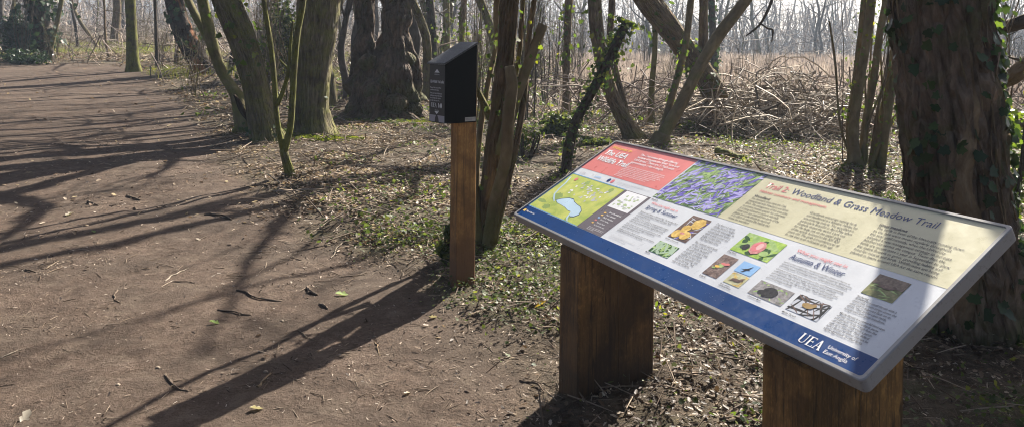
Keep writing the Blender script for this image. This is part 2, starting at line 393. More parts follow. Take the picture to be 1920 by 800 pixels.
# legs: a deep slab each, made of boards
def timber(name, dark, light, foot, zsc=.07, freq=28, foot_h=.42, wear=(.25, .14, .055)):
    M = Mat(name); p = M.pos(); v = M.maps(p, (1, 1, zsc))
    n = M.noise(v, freq, 5, .6, .8); n2 = M.noise(p, 5, 4, .6); n3 = M.noise(M.maps(p, (1, 1, .4)), 90, 3, .7)
    c = M.ramp(n, [(.32, dark), (.55, tuple((a+b)/2 for a, b in zip(dark, light))), (.72, light)])
    c = M.mix(M.ramp(n3, [(.5, (0, 0, 0)), (.68, (.45, .45, .45))]), c, tuple(1.5*x for x in light))
    c = M.mix(M.ramp(n2, [(.42, (0, 0, 0)), (.6, (.75, .75, .75))]), c, tuple(.6*x for x in dark))
    cr = M.noise(M.maps(p, (1, 1, .018)), 34, 2, .5, .3); c = M.mix(M.ramp(cr, [(.485, (0, 0, 0)), (.495, (.85, .85, .85)), (.505, (.85, .85, .85)), (.515, (0, 0, 0))]), c, tuple(.35*x for x in dark))
    kn = M.n('ShaderNodeTexVoronoi', {'Vector': M.maps(p, (1, 1, .45)), 'Scale': 5.5}).outputs['Distance']; c = M.mix(M.ramp(kn, [(.0, (.8, .8, .8)), (.07, (.6, .6, .6)), (.12, (0, 0, 0))]), c, tuple(.6*x for x in dark))
    c = M.mix(M.ramp(M.noise(M.maps(p, (1, 1, .25)), 11, 4, .65), [(.54, (0, 0, 0)), (.70, (.5, .5, .5))]), c, wear)
    z = M.n('ShaderNodeSeparateXYZ', {0: p}).outputs[2]
    zz = M.math('ADD', z, M.math('MULTIPLY', M.noise(p, 9, 4), .28))
    mud = M.ramp(M.math('DIVIDE', zz, foot_h+.14), [(.35, (.85, .85, .85)), (.95, (0, 0, 0))])
    c = M.mix(mud, c, foot)          # damp, soil-splashed foot
    M.bsdf(Base_Color=c, Roughness=.62, Specular_IOR_Level=.35, Normal=M.bump(M.math('ADD', n, n3), .35, .006)); return M.m
M_LEG = timber('stained_timber', (.095, .047, .015), (.38, .195, .055), (.032, .021, .014), foot_h=.5)
M_POST = timber('oiled_hardwood', (.25, .118, .030), (.50, .26, .072), (.13, .060, .028), foot_h=.55, wear=(.36, .20, .075))
def under(p): return .68+p*math.tan(TILT)-.048/math.cos(TILT)
for a0, a1 in ((.485, .66), (1.772, 1.955)):
    def lfr(v): return np.array([PO[0], PO[1], 0])+v[:, 0:1]*EX+v[:, 1:2]*EN+v[:, 2:3]*np.array([0, 0, 1.0])
    m = MB(); n0, n1 = .012, .415; b = .007
    prof = [(a0+b, n0), (a1-b, n0), (a1, n0+b), (a1, n0+.205), (a1-.003, n0+.208), (a1, n0+.211), (a1, n1-b), (a1-b, n1), (a0+b, n1), (a0, n1-b), (a0, n0+b)]
    k = len(prof); low = [(x, y, -.25) for x, y in prof]; hi = [(x, y, under(y)+.0) for x, y in prof]
    m.add(lfr(np.array(low+hi)), [(i, (i+1) % k, k+(i+1) % k, k+i) for i in range(k)]+[tuple(range(k-1, -1, -1)), tuple(range(k, 2*k))])
    m.build('leg', M_LEG, lect)

# -------- the printed face
I_WHITE = ink('print_white', (.66, .68, .71)); I_CREAM = ink('print_cream', (.62, .585, .40)); I_RED = ink('print_red', (.72, .225, .21))  # red is paled, glare off the laminate put into its colour
I_BLUE = ink('print_blue', (.003, .046, .18), .34); I_GREY = ink('print_grey', (.16, .14, .155)); I_TEXT = ink('print_text', (.075, .075, .09)); I_NAVY = ink('print_navy', (.02, .045, .16))
I_PINK = ink('print_pink', (.75, .22, .24)); I_YEL = ink('print_yellow', (.85, .55, .12)); I_LGREY = ink('print_light_grey', (.55, .55, .57)); I_PALE = ink('print_pale', (.85, .85, .86)); I_SKYB = ink('print_sky', (.30, .52, .82))
face = None
def flatpoly(name, polys, mats, layer, parent, mi=None):
    m = MB()
    for i, p in enumerate(polys):
        p = np.asarray(p, float); a = .5*np.sum(p[:, 0]*np.roll(p[:, 1], -1)-np.roll(p[:, 0], -1)*p[:, 1])
        if a < 0: p = p[::-1]
        lay = layer if not isinstance(layer, (list, tuple)) else layer[i]
        m.add(pf(np.column_stack([p, np.full(len(p), -.005+.00045*lay)])), [tuple(range(len(p)))], mi=(mi[i] if mi else 0))
    return m.build(name, mats, parent)
def rect(x0, y0, x1, y1): return [(x0, y0), (x1, y0), (x1, y1), (x0, y1)]
face = flatpoly('printed_panel', [rrect(.0141, .0141, PW-.0141, PD-.0141, .0085)], I_WHITE, 0, lect)
def field(n, r, m, lay=1): return flatpoly(n, [r], m, lay, face)
RM = PW-.0145
field('blue_band', rect(.0145, .0145, RM, .089), I_BLUE)
field('red_field', rect(.0145, .447, .712, PD-.0145), I_RED)
field('cream_field', rect(1.158, .401, RM, PD-.0145), I_CREAM)
field('legend_field', rect(.516, .091, .722, .392), I_GREY)
# lettering
def lettering(s, u, v, w, mat, name, lh=None, bold=0, sp=1.0, size=None, frame=pf, parent=None, lay=3, align='LEFT', shear=0):
    c = bpy.data.curves.new('lettering', 'FONT'); c.body = s; c.size = size or 1; c.resolution_u = 2; c.space_line = sp; c.offset = bold*(size or 1); c.align_x = align; c.shear = shear
    o = bpy.data.objects.new('lettering', c); COL.objects.link(o); dg = bpy.context.evaluated_depsgraph_get()
    me = bpy.data.meshes.new_from_object(o.evaluated_get(dg)); bpy.data.objects.remove(o); bpy.data.curves.remove(c)
    n = len(me.vertices); co = np.zeros(n*3); me.vertices.foreach_get('co', co); co = co.reshape(-1, 3)
    x0, x1 = co[:, 0].min(), co[:, 0].max(); y1, y0 = co[:, 1].max(), co[:, 1].min()
    sx = w/(x1-x0) if w else 1.0; sy = (lh/(y1-y0)) if lh else sx
    q = np.column_stack([(co[:, 0]-x0)*sx+u, (co[:, 1]-y1)*sy+v, np.full(n, -.005+.00045*lay)])
    me.vertices.foreach_set('co', frame(q).astype(np.float32).ravel()); me.materials.append(mat); me.update(); me.name = name
    ob = bpy.data.objects.new(name, me); COL.objects.link(ob); P_ = parent or face; ob.parent = P_
    r = P_.parent or P_; ob.matrix_parent_inverse = P_.matrix_basis.inverted() if P_.parent is None else Matrix(); 
    if P_.parent is not None: ob.matrix_parent_inverse = (r.matrix_basis @ P_.matrix_parent_inverse @ P_.matrix_basis).inverted()
    return ob
L = lettering
L('Welcome to', .045, .668, .185, I_YEL, 'welcome_lettering', .024, .015)
L('The UEA\nWildlife Trail', .045, .628, .285, I_PALE, 'heading_lettering', .098, .022, sp=1.0)
L('The Trail passes through differing\nhabitats alongside the River Yare and\nUEA Broad. There are 3 Trails each\napproximately 1 km in length.', .320, .655, .335, I_PALE, 'paragraph_lettering', .088, .015)
L('The University of East Anglia is in the beautiful parkland and natural landscape\nof the River Yare valley. The grounds are a haven for wildlife with many species\nof plants, birds and mammals to be seen through the year. The trails follow\nthe paths around the lake, the woods and the meadows and all of them may be\nwalked in any season. Please keep to the paths and take your litter home.\nPlease keep dogs under control, take only photographs and leave\nonly footprints. Parts of the trail can be muddy after rain, so\nwear stout shoes.', .320, .548, .330, I_PALE, 'paragraph_lettering', .088, .004)
L('UEA', .065, .425, .05, I_LGREY, 'mark_lettering', .020, .0)
L('wildlife', .205, .425, .06, I_SKYB, 'mark_lettering', .015)
flatpoly('partner_mark', [[(.335+.012*math.cos(a*.5), .418+.014*math.sin(a*.5)) for a in range(13)], [(.368+.012*math.cos(a*.5), .418+.014*math.sin(a*.5)) for a in range(13)]], [I_NAVY, I_PINK], 2, face, [0, 1])
L('This interpretation board was funded with the help of the partners shown\nand made for the University grounds', .41, .432, .26, I_LGREY, 'caption_lettering', .022)
L('Trail 2:', 1.205, .660, .118, I_PINK, 'heading_lettering', .035, .005)
L('Woodland & Grass Meadow Trail', 1.342, .660,   .610, I_NAVY, 'heading_lettering', .034, .0)
L('Habitat summary and management', 1.206, .611, .335, I_PINK, 'subheading_lettering', .020, .004)
L('Woodland', 1.206, .576, .085, I_TEXT, 'subheading_lettering', .014, .02)
L('The dominant trees here are Oak,\ninterspersed with Hawthorn and Silver\nBirch. The management of this area aims\nto prevent invasive species but otherwise\nit is being allowed to mature naturally.\nSome trees are cleared from parts of the\nglades and understorey as required\nin an effort to restore the habitat and\nrenew the woodland.', 1.206, .558, .225, I_TEXT, 'paragraph_lettering', .145, .0)
L('Woodlands encourage nesting birds\nand deadwood is a fantastic habitat for\nwood-boring insects. The woodland is\nparticularly beautiful in April-May when\nbluebells carpet the wood. Look out\nfor the large oak on the upper edge\nof the wood, believed to be 300-400\nyears old. The girth (circumference) of\nan oak tree is an indication of its age.', 1.502, .562, .225, I_TEXT, 'paragraph_lettering', .148, .0)
L('Grass meadows', 1.778, .592, .105, I_TEXT, 'subheading_lettering', .014, .02)
L('The fields in front of the University running down\nto the lake were mown regularly throughout\nthe year until recently, when the University\nadopted a new management strategy to increase\nbiodiversity across the campus. These days the\nfields are mown once a year in September to allow\nthe native flowers to grow, providing habitat and\nfood for insects and birds. Wildflowers are being\nplanted in lawns around UEA for the same reason.', 1.780, .574, .312, I_TEXT, 'paragraph_lettering', .152, .0)
L('What you might see in', .762, .373, .185, I_PINK, 'subheading_lettering', .020, .003)
L('Spring & Summer', .762, .347, .215, I_NAVY, 'heading_lettering', .030, .004)
L('Bluebells are in flower in April and May. The woodland floor\nis covered with the flowers of many wild plants. Ferns\nunroll beneath the trees.', .762, .303, .262, I_TEXT, 'paragraph_lettering', .036, .0)
L('Chicken of the woods is a large bracket fungus\nwhich grows on old oaks. It is yellow and soft\nwhen young and can be seen high in the trees.', .762, .260, .250, I_TEXT, 'paragraph_lettering', .036, .0)
L('Great Mullein has big woolly leaves and can grow to two\nmetres. It is found along the edges of the path and\nflowers right through summer.', .762, .218, .250, I_TEXT, 'paragraph_lettering', .036, .0)
L('Swallows and House Martins swoop low over the meadow\nand the broad as they feed on flying insects.', .762, .176, .255, I_TEXT, 'paragraph_lettering', .022, .0)
L('For more about the wildlife seen from the trail, please\nask for the leaflet at the porters lodge', .762, .128, .18, I_LGREY, 'caption_lettering', .020)
L('Dog Rose is a thorny\nclimber found in hedges\nand on the wood edge. Its\nscented pale pink flowers\nopen in early summer and\nbright red hips follow.\nThey feed many birds.', 1.192, .372, .130, I_TEXT, 'paragraph_lettering', .108, .0)
L('The Common Lizard basks\non logs in the sun. Look\nfor it beside the path in\nthe early morning. It lives\non spiders and insects.\nSwallows are here from\nApril to September and\nfeed on the wing. They\nnest in the old barns.', 1.192, .252, .130, I_TEXT, 'paragraph_lettering', .132, .0)
L('What you might see in', 1.608, .373, .210, I_PINK, 'subheading_lettering', .021, .004)
L('Autumn & Winter', 1.608, .346, .225, I_NAVY, 'heading_lettering', .028, .004)
L('Larch is one of very few deciduous conifers (loses its leaves in\nwinter). It is traditionally grown on timber estates for fence posts\nand sailing boats. It provides food for Greenfinch and Goldfinch.', 1.606, .304, .288, I_TEXT, 'paragraph_lettering', .034, .0)
L('Common moles have eyes covered in hair and live permanently\nunderground. They have a highly developed sense of touch\nand smell and rarely see light. They eat worms and insects and\nremain active during the day and at night. Their tunnels push\nground through molehills.', 1.606, .264, .280, I_TEXT, 'paragraph_lettering', .058, .0)
L('Redwing is a small thrush with a\ndistinctive cream stripe above the\neyes and orange-red flash on its\nflanks. They prefer open fields,\nhedgerows and grass meadows.', 1.930, .262, .150, I_TEXT, 'paragraph_lettering', .062, .0)
L('Mistle thrush is a powerful bird seen\nall year round in woodland, parks\nand gardens. It has a high flute-like\ncall and often sings from a perch\nhigh up in treetops. They defend\nberry bushes in winter and can be\nhighly aggressive to other birds.', 1.930, .190, .155, I_TEXT, 'paragraph_lettering', .084, .006)
for s, u, v, w in (('Chicken of the woods', 1.042, .216, .085), ('Mullein', 1.03, .118, .03), ('Dog Rose', 1.365, .264, .045), ('Lizard', 1.367, .118, .03), ('Swift, swallow\nand house martin', 1.474, .118, .06), ('Common Mole', 1.612, .116, .06), ('Mistle Thrush', 1.769, .112, .055), ('Redwing', 1.93, .272, .04), ('Bluebells', .735, .392, .045)):
    L(s, u, v, w, I_TEXT, 'caption_lettering', None, .01)
for k, (s, w) in enumerate((('Extent of the wildlife trails', .095), ('Trail 1: Lakeside', .075), ('Trail 2: Woodland', .08), ('Trail 3: Valley', .07), ('You are here', .065), ('Car park and bus stop', .085))):
    L(s, .600, .236-.019*k, w, I_PALE, 'legend_lettering', .009, .008)
L('Paths may be uneven in places and\nflooded at some times of the year.\nMap not to scale.', .585, .122, .12, I_PALE, 'legend_lettering', .022, .0)
flatpoly('legend_swatch', [rect(.57, .217-.019*k, .585, .225-.019*k) for k in range(5)], [I_YEL, I_SKYB, I_RED], 2, face, [0, 0, 1, 2, 0])
L('Map of the trail', .062, .062, .085, I_PALE, 'caption_lettering', .014, .01)
flatpoly('arrow_mark', [rect(.030, .047, .052, .064)], I_YEL, 2, face)
# UEA letters with serifs, drawn as bars
def uea(u0, v0, h, lay=3, frame=pf, parent=None, mat=None):
    t = .20; S = []
    def bar(x0, y0, x1, y1, w): 
        dx, dy = x1-x0, y1-y0; l = math.hypot(dx, dy); nx_, ny_ = -dy/l*w/2, dx/l*w/2
        S.append([(x0+nx_, y0+ny_), (x1+nx_, y1+ny_), (x1-nx_, y1-ny_), (x0-nx_, y0-ny_)])
    bar(.14, 1, .14, .25, .16); bar(0, .97, .30, .97, .06); bar(.62, 1, .62, .25, .07); bar(.50, .97, .74, .97, .06)
    q = [(.06+.0, .27)]+[(.36-.30*math.cos(a), .27-.27*math.sin(a)) for a in np.linspace(0, math.pi, 12)]+[(.59-.21*(1-math.cos(a)), .27-.20*math.sin(a)) for a in np.linspace(0, math.pi, 12)]
    S.append(q[1:])
    bar(.95, 1, .95, 0, .16); bar(.83, .97, 1.42, .97, .06); bar(.83, .03, 1.45, .03, .06); bar(.95, .52, 1.30, .52, .06); bar(1.40, 1, 1.40, .82, .05); bar(1.43, 0, 1.43, .2, .05); bar(1.29, .62, 1.29, .42, .05)
    bar(1.60, 0, 1.86, 1.0, .06); bar(1.86, 1.0, 2.14, 0, .16); bar(1.50, .03, 1.74, .03, .06); bar(2.0, .03, 2.28, .03, .06); bar(1.68, .35, 2.0, .35, .06)
    return [[(u0+x*h, v0+y*h) for x, y in p] for p in S]
L_U = uea(1.893, .032, .037)
flatpoly('crest_lettering', L_U, I_PALE, [3+.02*i for i in range(len(L_U))], face)
L('University of\nEast Anglia', 1.990, .066, .098, I_PALE, 'crest_lettering', .038, .006)
# pictures
def pm_(name, a, b, c=None, sc=30):
    M = Mat(name); n = M.noise(M.obj(), sc, 5, .65, .4)
    st = [(.35, a), (.6, b)]+([(.75, c)] if c else [])
    M.bsdf(Base_Color=M.ramp(n, st), Roughness=.33, Specular_IOR_Level=.45); return M.m
g0 = np.random.default_rng(5)
def strokes(n, box, ln, wd, ang, jit, g):
    out = []
    x0, y0, x1, y1 = box
    while len(out) < n:
        x, y = g.uniform(x0, x1), g.uniform(y0, y1); l = g.uniform(*ln); w = g.uniform(*wd); a = ang+g.normal(0, jit); b = g.normal(0, .35)
        t = np.linspace(0, 1, 6); px_ = x+l*(t-.5)*math.cos(a)-b*l*.4*(t-.5)**2*math.sin(a); py_ = y+l*(t-.5)*math.sin(a)+b*l*.4*(t-.5)**2*math.cos(a)
        ww = w*np.sin(np.pi*(t*.86+.07)); nx_, ny_ = -math.sin(a), math.cos(a)
        P = list(zip(px_+nx_*ww/2, py_+ny_*ww/2))+list(zip(px_-nx_*ww/2, py_-ny_*ww/2))[::-1]
        P = [(min(max(p[0], x0), x1), min(max(p[1], y0), y1)) for p in P]; out.append(P)
    return out
def picture(name, box, base, groups, seed):
    g = np.random.default_rng(seed); polys = [rect(*box)]; mats = [base]; mi = [0]; lay = [1.5]; k = 0
    for mat, n, ln, wd, ang, jit in groups:
        mats.append(mat)
        for p in strokes(n, box, ln, wd, ang, jit, g):
            q = np.array(p)
            if np.ptp(q[:, 0]) < 1e-4 or np.ptp(q[:, 1]) < 1e-4: continue
            k += 1; polys.append(p); mi.append(len(mats)-1); lay.append(1.6+.004*k)
    return flatpoly(name, polys, mats, lay, face, mi)
P_LILAC = pm_('print_lilac', (.30, .26, .62), (.50, .46, .80), (.62, .58, .84), 60); P_VIOLET = pm_('print_violet', (.09, .06, .36), (.22, .18, .58), (.34, .30, .66), 60); P_LEAF = pm_('print_leaf', (.22, .38, .10), (.42, .56, .22), (.58, .68, .34), 50); P_DGREEN = ink('print_dark_green', (.035, .10, .03)); P_LIME = pm_('print_lime', (.24, .42, .06), (.45, .62, .12), (.56, .72, .22), 34); P_BLACK = pm_('print_black', (.012, .012, .014), (.04, .04, .042), (.12, .11, .10), 90); P_CREAM = pm_('print_fungus', (.52, .32, .07), (.80, .56, .17), (.88, .70, .34), 55); P_BROWN = pm_('print_brown', (.09, .06, .05), (.20, .13, .105), (.34, .28, .25), 70); P_ROSE = pm_('print_rose', (.50, .16, .16), (.70, .34, .32), (.8, .5, .46), 80); P_FOG = ink('print_fog', (.55, .57, .62)); P_WATER = ink('print_water', (.52, .68, .80)); P_MAPG = pm_('print_map', (.36, .46, .10), (.60, .62, .16), (.55, .60, .32), 11)
picture('bluebell_picture', (.722, .402, 1.157, PD-.0145), pm_('print_bluebells', (.05, .10, .05), (.30, .42, .18), (.45, .50, .40)), [(P_DGREEN, 80, (.04, .10), (.003, .008), 1.0, .6), (P_LEAF, 120, (.05, .12), (.005, .012), 1.1, .6), (P_VIOLET, 120, (.03, .075), (.008, .018), .75, .55), (P_LILAC, 130, (.025, .06), (.007, .017), .75, .55), (P_FOG, 60, (.01, .03), (.003, .008), .8, .6), (P_LEAF, 60, (.03, .07), (.003, .007), 1.2, .6), (P_DGREEN, 26, (.04, .08), (.0015, .004), .9, .6)], 11)
def disc(u, v, ru, rv, n=16, a0=0, ph=0.0, jag=0): return [(u+ru*(1+jag*math.sin(5*a+ph))*math.cos(a), v+rv*(1+jag*math.sin(7*a+ph))*math.sin(a)) for a in np.linspace(0, 2*math.pi, n, endpoint=False)]
picture('fungus_picture', (1.043, .224, 1.157, .371), P_BROWN, [(P_FOG, 14, (.03, .06), (.003, .008), 1, .7), (P_VIOLET, 8, (.02, .05), (.004, .008), .8, .5)], 3)
flatpoly('fungus_caps', [disc(1.118, .334, .032, .033, jag=.08), disc(1.086, .292, .023, .022, jag=.06), disc(1.070, .252, .025, .024), disc(1.117, .256, .027, .024), disc(1.096, .262, .02, .018), disc(1.094, .262, .014, .006)], [P_CREAM, P_ROSE], [3+.1*i for i in range(6)], face, [0, 0, 0, 0, 0, 1])
picture('leaf_picture', (1.036, .123, 1.160, .190), P_DGREEN, [(P_LEAF, 26, (.03, .06), (.006, .012), .9, .8), (ink('print_woolly', (.40, .52, .38)), 16, (.035, .06), (.008, .016), 1.4, .7)], 4)
picture('rose_picture', (1.364, .269, 1.553, .376), P_LIME, [(P_LEAF, 16, (.03, .08), (.012, .03), .5, .8), (P_DGREEN, 9, (.02, .05), (.012, .026), .5, .9)], 6)
flatpoly('rose_bloom', [disc(1.462, .318, .031, .036, jag=.05), disc(1.414, .305, .015, .017, jag=.1), disc(1.457, .322, .022, .026, jag=.08), disc(1.466, .326, .012, .018), disc(1.508, .30, .02, .014)], [P_ROSE, P_BLACK, I_PINK, ink('print_petal', (.80, .50, .48)), P_LEAF], [3.6, 3, 3.8, 4, 3.2], face, [0, 1, 2, 3, 4])
picture('lizard_picture', (1.365, .124, 1.442, .240), pm_('print_soil', (.10, .07, .06), (.30, .22, .19), (.45, .38, .34), 60), [(P_BROWN, 14, (.02, .04), (.003, .006), .8, .8)], 7)
flatpoly('lizard_body', [disc(1.412, .196, .017, .006, jag=.1), disc(1.393, .176, .012, .006), disc(1.406, .186, .013, .012), disc(1.425, .200, .010, .006), disc(1.385, .166, .009, .004)], [I_RED, I_YEL, P_LEAF], [3.4, 3.2, 3, 3.6, 3.1], face, [0, 1, 2, 0, 2])
picture('swallow_picture', (1.468, .187, 1.550, .242), I_SKYB, [], 8)
flatpoly('swallow_bird', [[(1.487, .205), (1.500, .208), (1.512, .2145), (1.522, .226), (1.526, .234), (1.524, .2225), (1.520, .2135), (1.528, .2105), (1.520, .2085), (1.514, .206), (1.507, .196), (1.496, .191), (1.504, .1995), (1.5065, .2055), (1.498, .2045)]], P_BLACK, 3, face)
picture('martin_picture', (1.476, .125, 1.555, .181), pm_('print_straw', (.42, .40, .22), (.62, .60, .38), None, 40), [(P_CREAM, 8, (.02, .04), (.003, .006), .7, .7)], 9)
flatpoly('martin_bird', [disc(1.517, .150, .022, .0075), disc(1.536, .158, .009, .005), [(1.500, .149), (1.484, .137), (1.506, .144)], [(1.530, .162), (1.546, .172), (1.538, .158)]], P_BROWN, [3, 3.1, 3.2, 3.3], face)
picture('mole_picture', (1.600, .122, 1.748, .192), pm_('print_rubble', (.16, .15, .14), (.36, .34, .34), (.55, .53, .52), 70), [(P_LEAF, 12, (.01, .025), (.003, .006), .5, .9)], 10)
flatpoly('mole_body', [disc(1.672, .156, .030, .023, jag=.05), disc(1.640, .145, .013, .010), disc(1.66, .136, .01, .006)], P_BLACK, [3, 3.1, 3.2], face)
picture('thrush_picture', (1.768, .122, 1.893, .197), P_FOG, [(P_BLACK, 13, (.08, .14), (.005, .010), .5, .9), (P_BROWN, 7, (.05, .1), (.003, .006), 2.2, .8)], 12)
flatpoly('thrush_bird', [disc(1.826, .163, .022, .011, jag=.05), disc(1.845, .172, .008, .007)], ink('print_tan', (.36, .24, .10)), [4, 4.1], face)
picture('redwing_picture', (1.929, .284, 2.037, .378), pm_('print_meadow', (.10, .12, .05), (.24, .24, .10), (.33, .28, .2), 50), [(P_LEAF, 20, (.02, .05), (.002, .005), .2, .4)], 13)
flatpoly('redwing_bird', [rect(1.930, .336, 2.036, .377), disc(1.985, .334, .024, .0085), disc(2.005, .340, .008, .006), [(1.965, .334), (1.943, .328), (1.966, .328)]], [pm_('print_bank', (.10, .07, .05), (.24, .18, .14), None, 60), P_BROWN], [2.8, 3.4, 3.5, 3.6], face, [0, 1, 1, 1])
# trail map
mp = [rect(.024, .094, .514, .388)]; mm = [0]; ml = [1.5]
def mapadd(p, mi, lay): mp.append(p); mm.append(mi); ml.append(lay)
lake = [(.165, .185), (.19, .205), (.235, .225), (.275, .228), (.30, .215), (.345, .205), (.385, .20), (.42, .18), (.435, .155), (.42, .135), (.395, .128), (.375, .14), (.36, .155), (.33, .155), (.29, .165), (.24, .17), (.20, .172)]
mapadd(lake, 2, 2.2); mapadd([((x-.30)*1.05+.30, (y-.178)*1.09+.178) for x, y in lake], 3, 2.0)
riv = [(.035, .36), (.06, .31), (.07, .26), (.09, .215), (.125, .19), (.165, .17), (.165, .176), (.13, .198), (.098, .222), (.082, .262), (.072, .312), (.045, .365)]
mapadd(riv, 2, 2.05); mapadd([(.37, .14), (.385, .11), (.41, .097), (.42, .097), (.395, .115), (.382, .14)], 2, 2.06)
for k in range(46):
    x, y = g0.uniform(.17, .44), g0.uniform(.255, .36); y -= .22*(x-.17)*.3; w, h = g0.uniform(.006, .022), g0.uniform(.005, .014); a = g0.choice([.3, .3+1.57])
    mapadd([(x+math.cos(a)*p*w-math.sin(a)*q*h, y+math.sin(a)*p*w+math.cos(a)*q*h) for p, q in ((-.5, -.5), (.5, -.5), (.5, .5), (-.5, .5))], int(g0.choice([4, 4, 5])), 2.3+.005*k)
for k in range(9):
    x, y = g0.uniform(.06, .48), g0.uniform(.11, .37); mapadd(disc(x, y, g0.uniform(.015, .045), g0.uniform(.01, .03), jag=.2, ph=k), 1, 1.7+.01*k)
mapadd(disc(.105, .357, .013, .013), 6, 3.2)
flatpoly('map_picture', mp, [P_MAPG, ink('print_wood_green', (.30, .40, .13)), P_WATER, I_NAVY, I_LGREY, I_PALE, I_RED], ml, face, mm)
flatpoly('map_border', [rect(.018, .388, .516, .393), rect(.018, .089, .024, .388), rect(.024, .0895, .514, .0945)], ink('print_border', (.12, .32, .55)), 2.6, face)
ins = [rect(.537, .262, .703, .388)]; imi = [0]; il = [1.6]
for k in range(26):
    x, y = g0.uniform(.56, .68), g0.uniform(.28, .37); ins.append(disc(x, y, g0.uniform(.004, .016), g0.uniform(.003, .008), jag=.3, ph=k)); imi.append(1 if k % 3 else 2); il.append(1.8+.01*k)
flatpoly('inset_map', ins, [I_PALE, ink('print_inset_green', (.45, .55, .30)), I_LGREY], il, face, imi)
# bird droppings and scuffs on the blue band
sp_ = []
for k in range(60):
    cx_ = g0.choice([.55, .98, 1.22, 1.36, 1.5]); sp_.append(disc(cx_+g0.normal(0, .03), float(np.clip(.055+g0.normal(0, .016), .02, .086)), g0.uniform(.0008, .003), g0.uniform(.0006, .0015), 7))
flatpoly('scuff_marks', sp_, ink('scuff_grey', (.20, .27, .40)), [2.2+.004*k for k in range(60)], face)['kind'] = 'stuff'

# ================================================================== the leaflet post
pm0 = np.array([-.3407, 4.9225]); E1 = np.array([.1183, .0932]); E1 = E1/np.linalg.norm(E1); E2 = np.array([-E1[1], E1[0]])
pc = pm0+E1*.075+E2*.041
def qf(v):
    v = np.asarray(v, float); return np.column_stack([pc[0]+v[:, 0]*E1[0]+v[:, 1]*E2[0], pc[1]+v[:, 0]*E1[1]+v[:, 1]*E2[1], v[:, 2]])
post = empty('leaflet_post', (pc[0], pc[1], float(H(*pc))), 'square orange-brown timber post carrying a black sloping-topped leaflet box', 'leaflet post')
BZ0, BZF, BZB = 1.046, 1.425, 1.552
m = MB(); b = .006
prof = [(-.075, -.2), (.075, -.2), (.075, 1.492), (.036, 1.492), (.036, BZ0-.002), (-.075, BZ0-.002)]
k = len(prof); yb = [(-.041, b), (-.041+b, 0), (.041-b, 0), (.041, b)]
V = []; 
cxp, czp = 0, .6
for y, ins_ in yb:
    for x, z in prof: V.append((x-math.copysign(ins_, x-.0) if x != .036 else x+ins_*0, y, z))
F = [(r*k+i, r*k+(i+1) % k, (r+1)*k+(i+1) % k, (r+1)*k+i) for r in range(3) for i in range(k)]+[tuple(range(k-1, -1, -1)), tuple(range(3*k, 4*k))]
F = [tuple(reversed(f)) for f in F]
m.add(qf(V), F); m.build('post', M_POST, post)
Mb = Mat('black_powder_coat'); nb = Mb.noise(Mb.pos(), 90, 4, .7); nb2 = Mb.noise(Mb.pos(), 9, 5, .7)
cb = Mb.mix(Mb.ramp(nb, [(.66, (0, 0, 0)), (.74, (.5, .5, .5))]), (.003, .003, .0035), (.045, .045, .043)); Mb.bsdf(Base_Color=cb, Roughness=Mb.ramp(nb2, [(.3, (.3,)*3), (.7, (.45,)*3)]), Specular_IOR_Level=.10)
M_BOX = Mb.m
A0, A1, W0, W1 = -.206, .034, -.0935, .0935
m = MB()
V = [(A0, W0, BZ0), (A1, W0, BZ0), (A1, W0, BZB-.008), (A0, W0, BZF-.008), (A0, W1, BZ0), (A1, W1, BZ0), (A1, W1, BZB-.008), (A0, W1, BZF-.008)]
m.add(qf(V), [(0, 1, 2, 3), (7, 6, 5, 4), (0, 3, 7, 4), (1, 5, 6, 2), (3, 2, 6, 7), (0, 4, 5, 1)])
boxo = m.build('box', M_BOX, post, bevel=.003)
m = MB(); sl = (BZB-BZF)/(A1-A0)
def lid(x): return BZF+(x-A0)*sl
x0, x1 = A0-.012, A1+.001
V = [(x0, W0-.007, lid(x0)-.007), (x1, W0-.007, lid(x1)-.007), (x1, W1+.007, lid(x1)-.007), (x0, W1+.007, lid(x0)-.007), (x0, W0-.007, lid(x0)+.006), (x1, W0-.007, lid(x1)+.006), (x1, W1+.007, lid(x1)+.006), (x0, W1+.007, lid(x0)+.006)]
m.add(qf(V), [(3, 2, 1, 0), (4, 5, 6, 7), (0, 1, 5, 4), (1, 2, 6, 5), (2, 3, 7, 6), (3, 0, 4, 7)])
Ml = Mat('sky_paled_black_lid'); nl = Ml.noise(Ml.pos(), 130, 5, .75); nl2 = Ml.noise(Ml.pos(), 14, 4, .7)
cl = Ml.mix(Ml.ramp(nl, [(.50, (0, 0, 0)), (.64, (.75, .75, .75))]), (.03, .032, .037), (.24, .24, .24)); cl = Ml.mix(Ml.ramp(nl2, [(.5, (0, 0, 0)), (.7, (.5, .5, .5))]), cl, (.06, .062, .066))  # lid coloured paler than the box, sky reflection put into its colour
Ml.bsdf(Base_Color=cl, Roughness=.36, Specular_IOR_Level=.5)
lido = m.build('lid', Ml.m, post, bevel=.002)
m = MB(); xs = A0+.64*(A1-A0); m.add(qf([(xs, W0-.004, lid(xs)+.0075), (xs+.007, W0-.004, lid(xs+.007)+.0075), (xs+.007, W1+.004, lid(xs+.007)+.0075), (xs, W1+.004, lid(xs)+.0075)]), [(0, 1, 2, 3)]); m.build('hinge_line', P_BLACK, post)
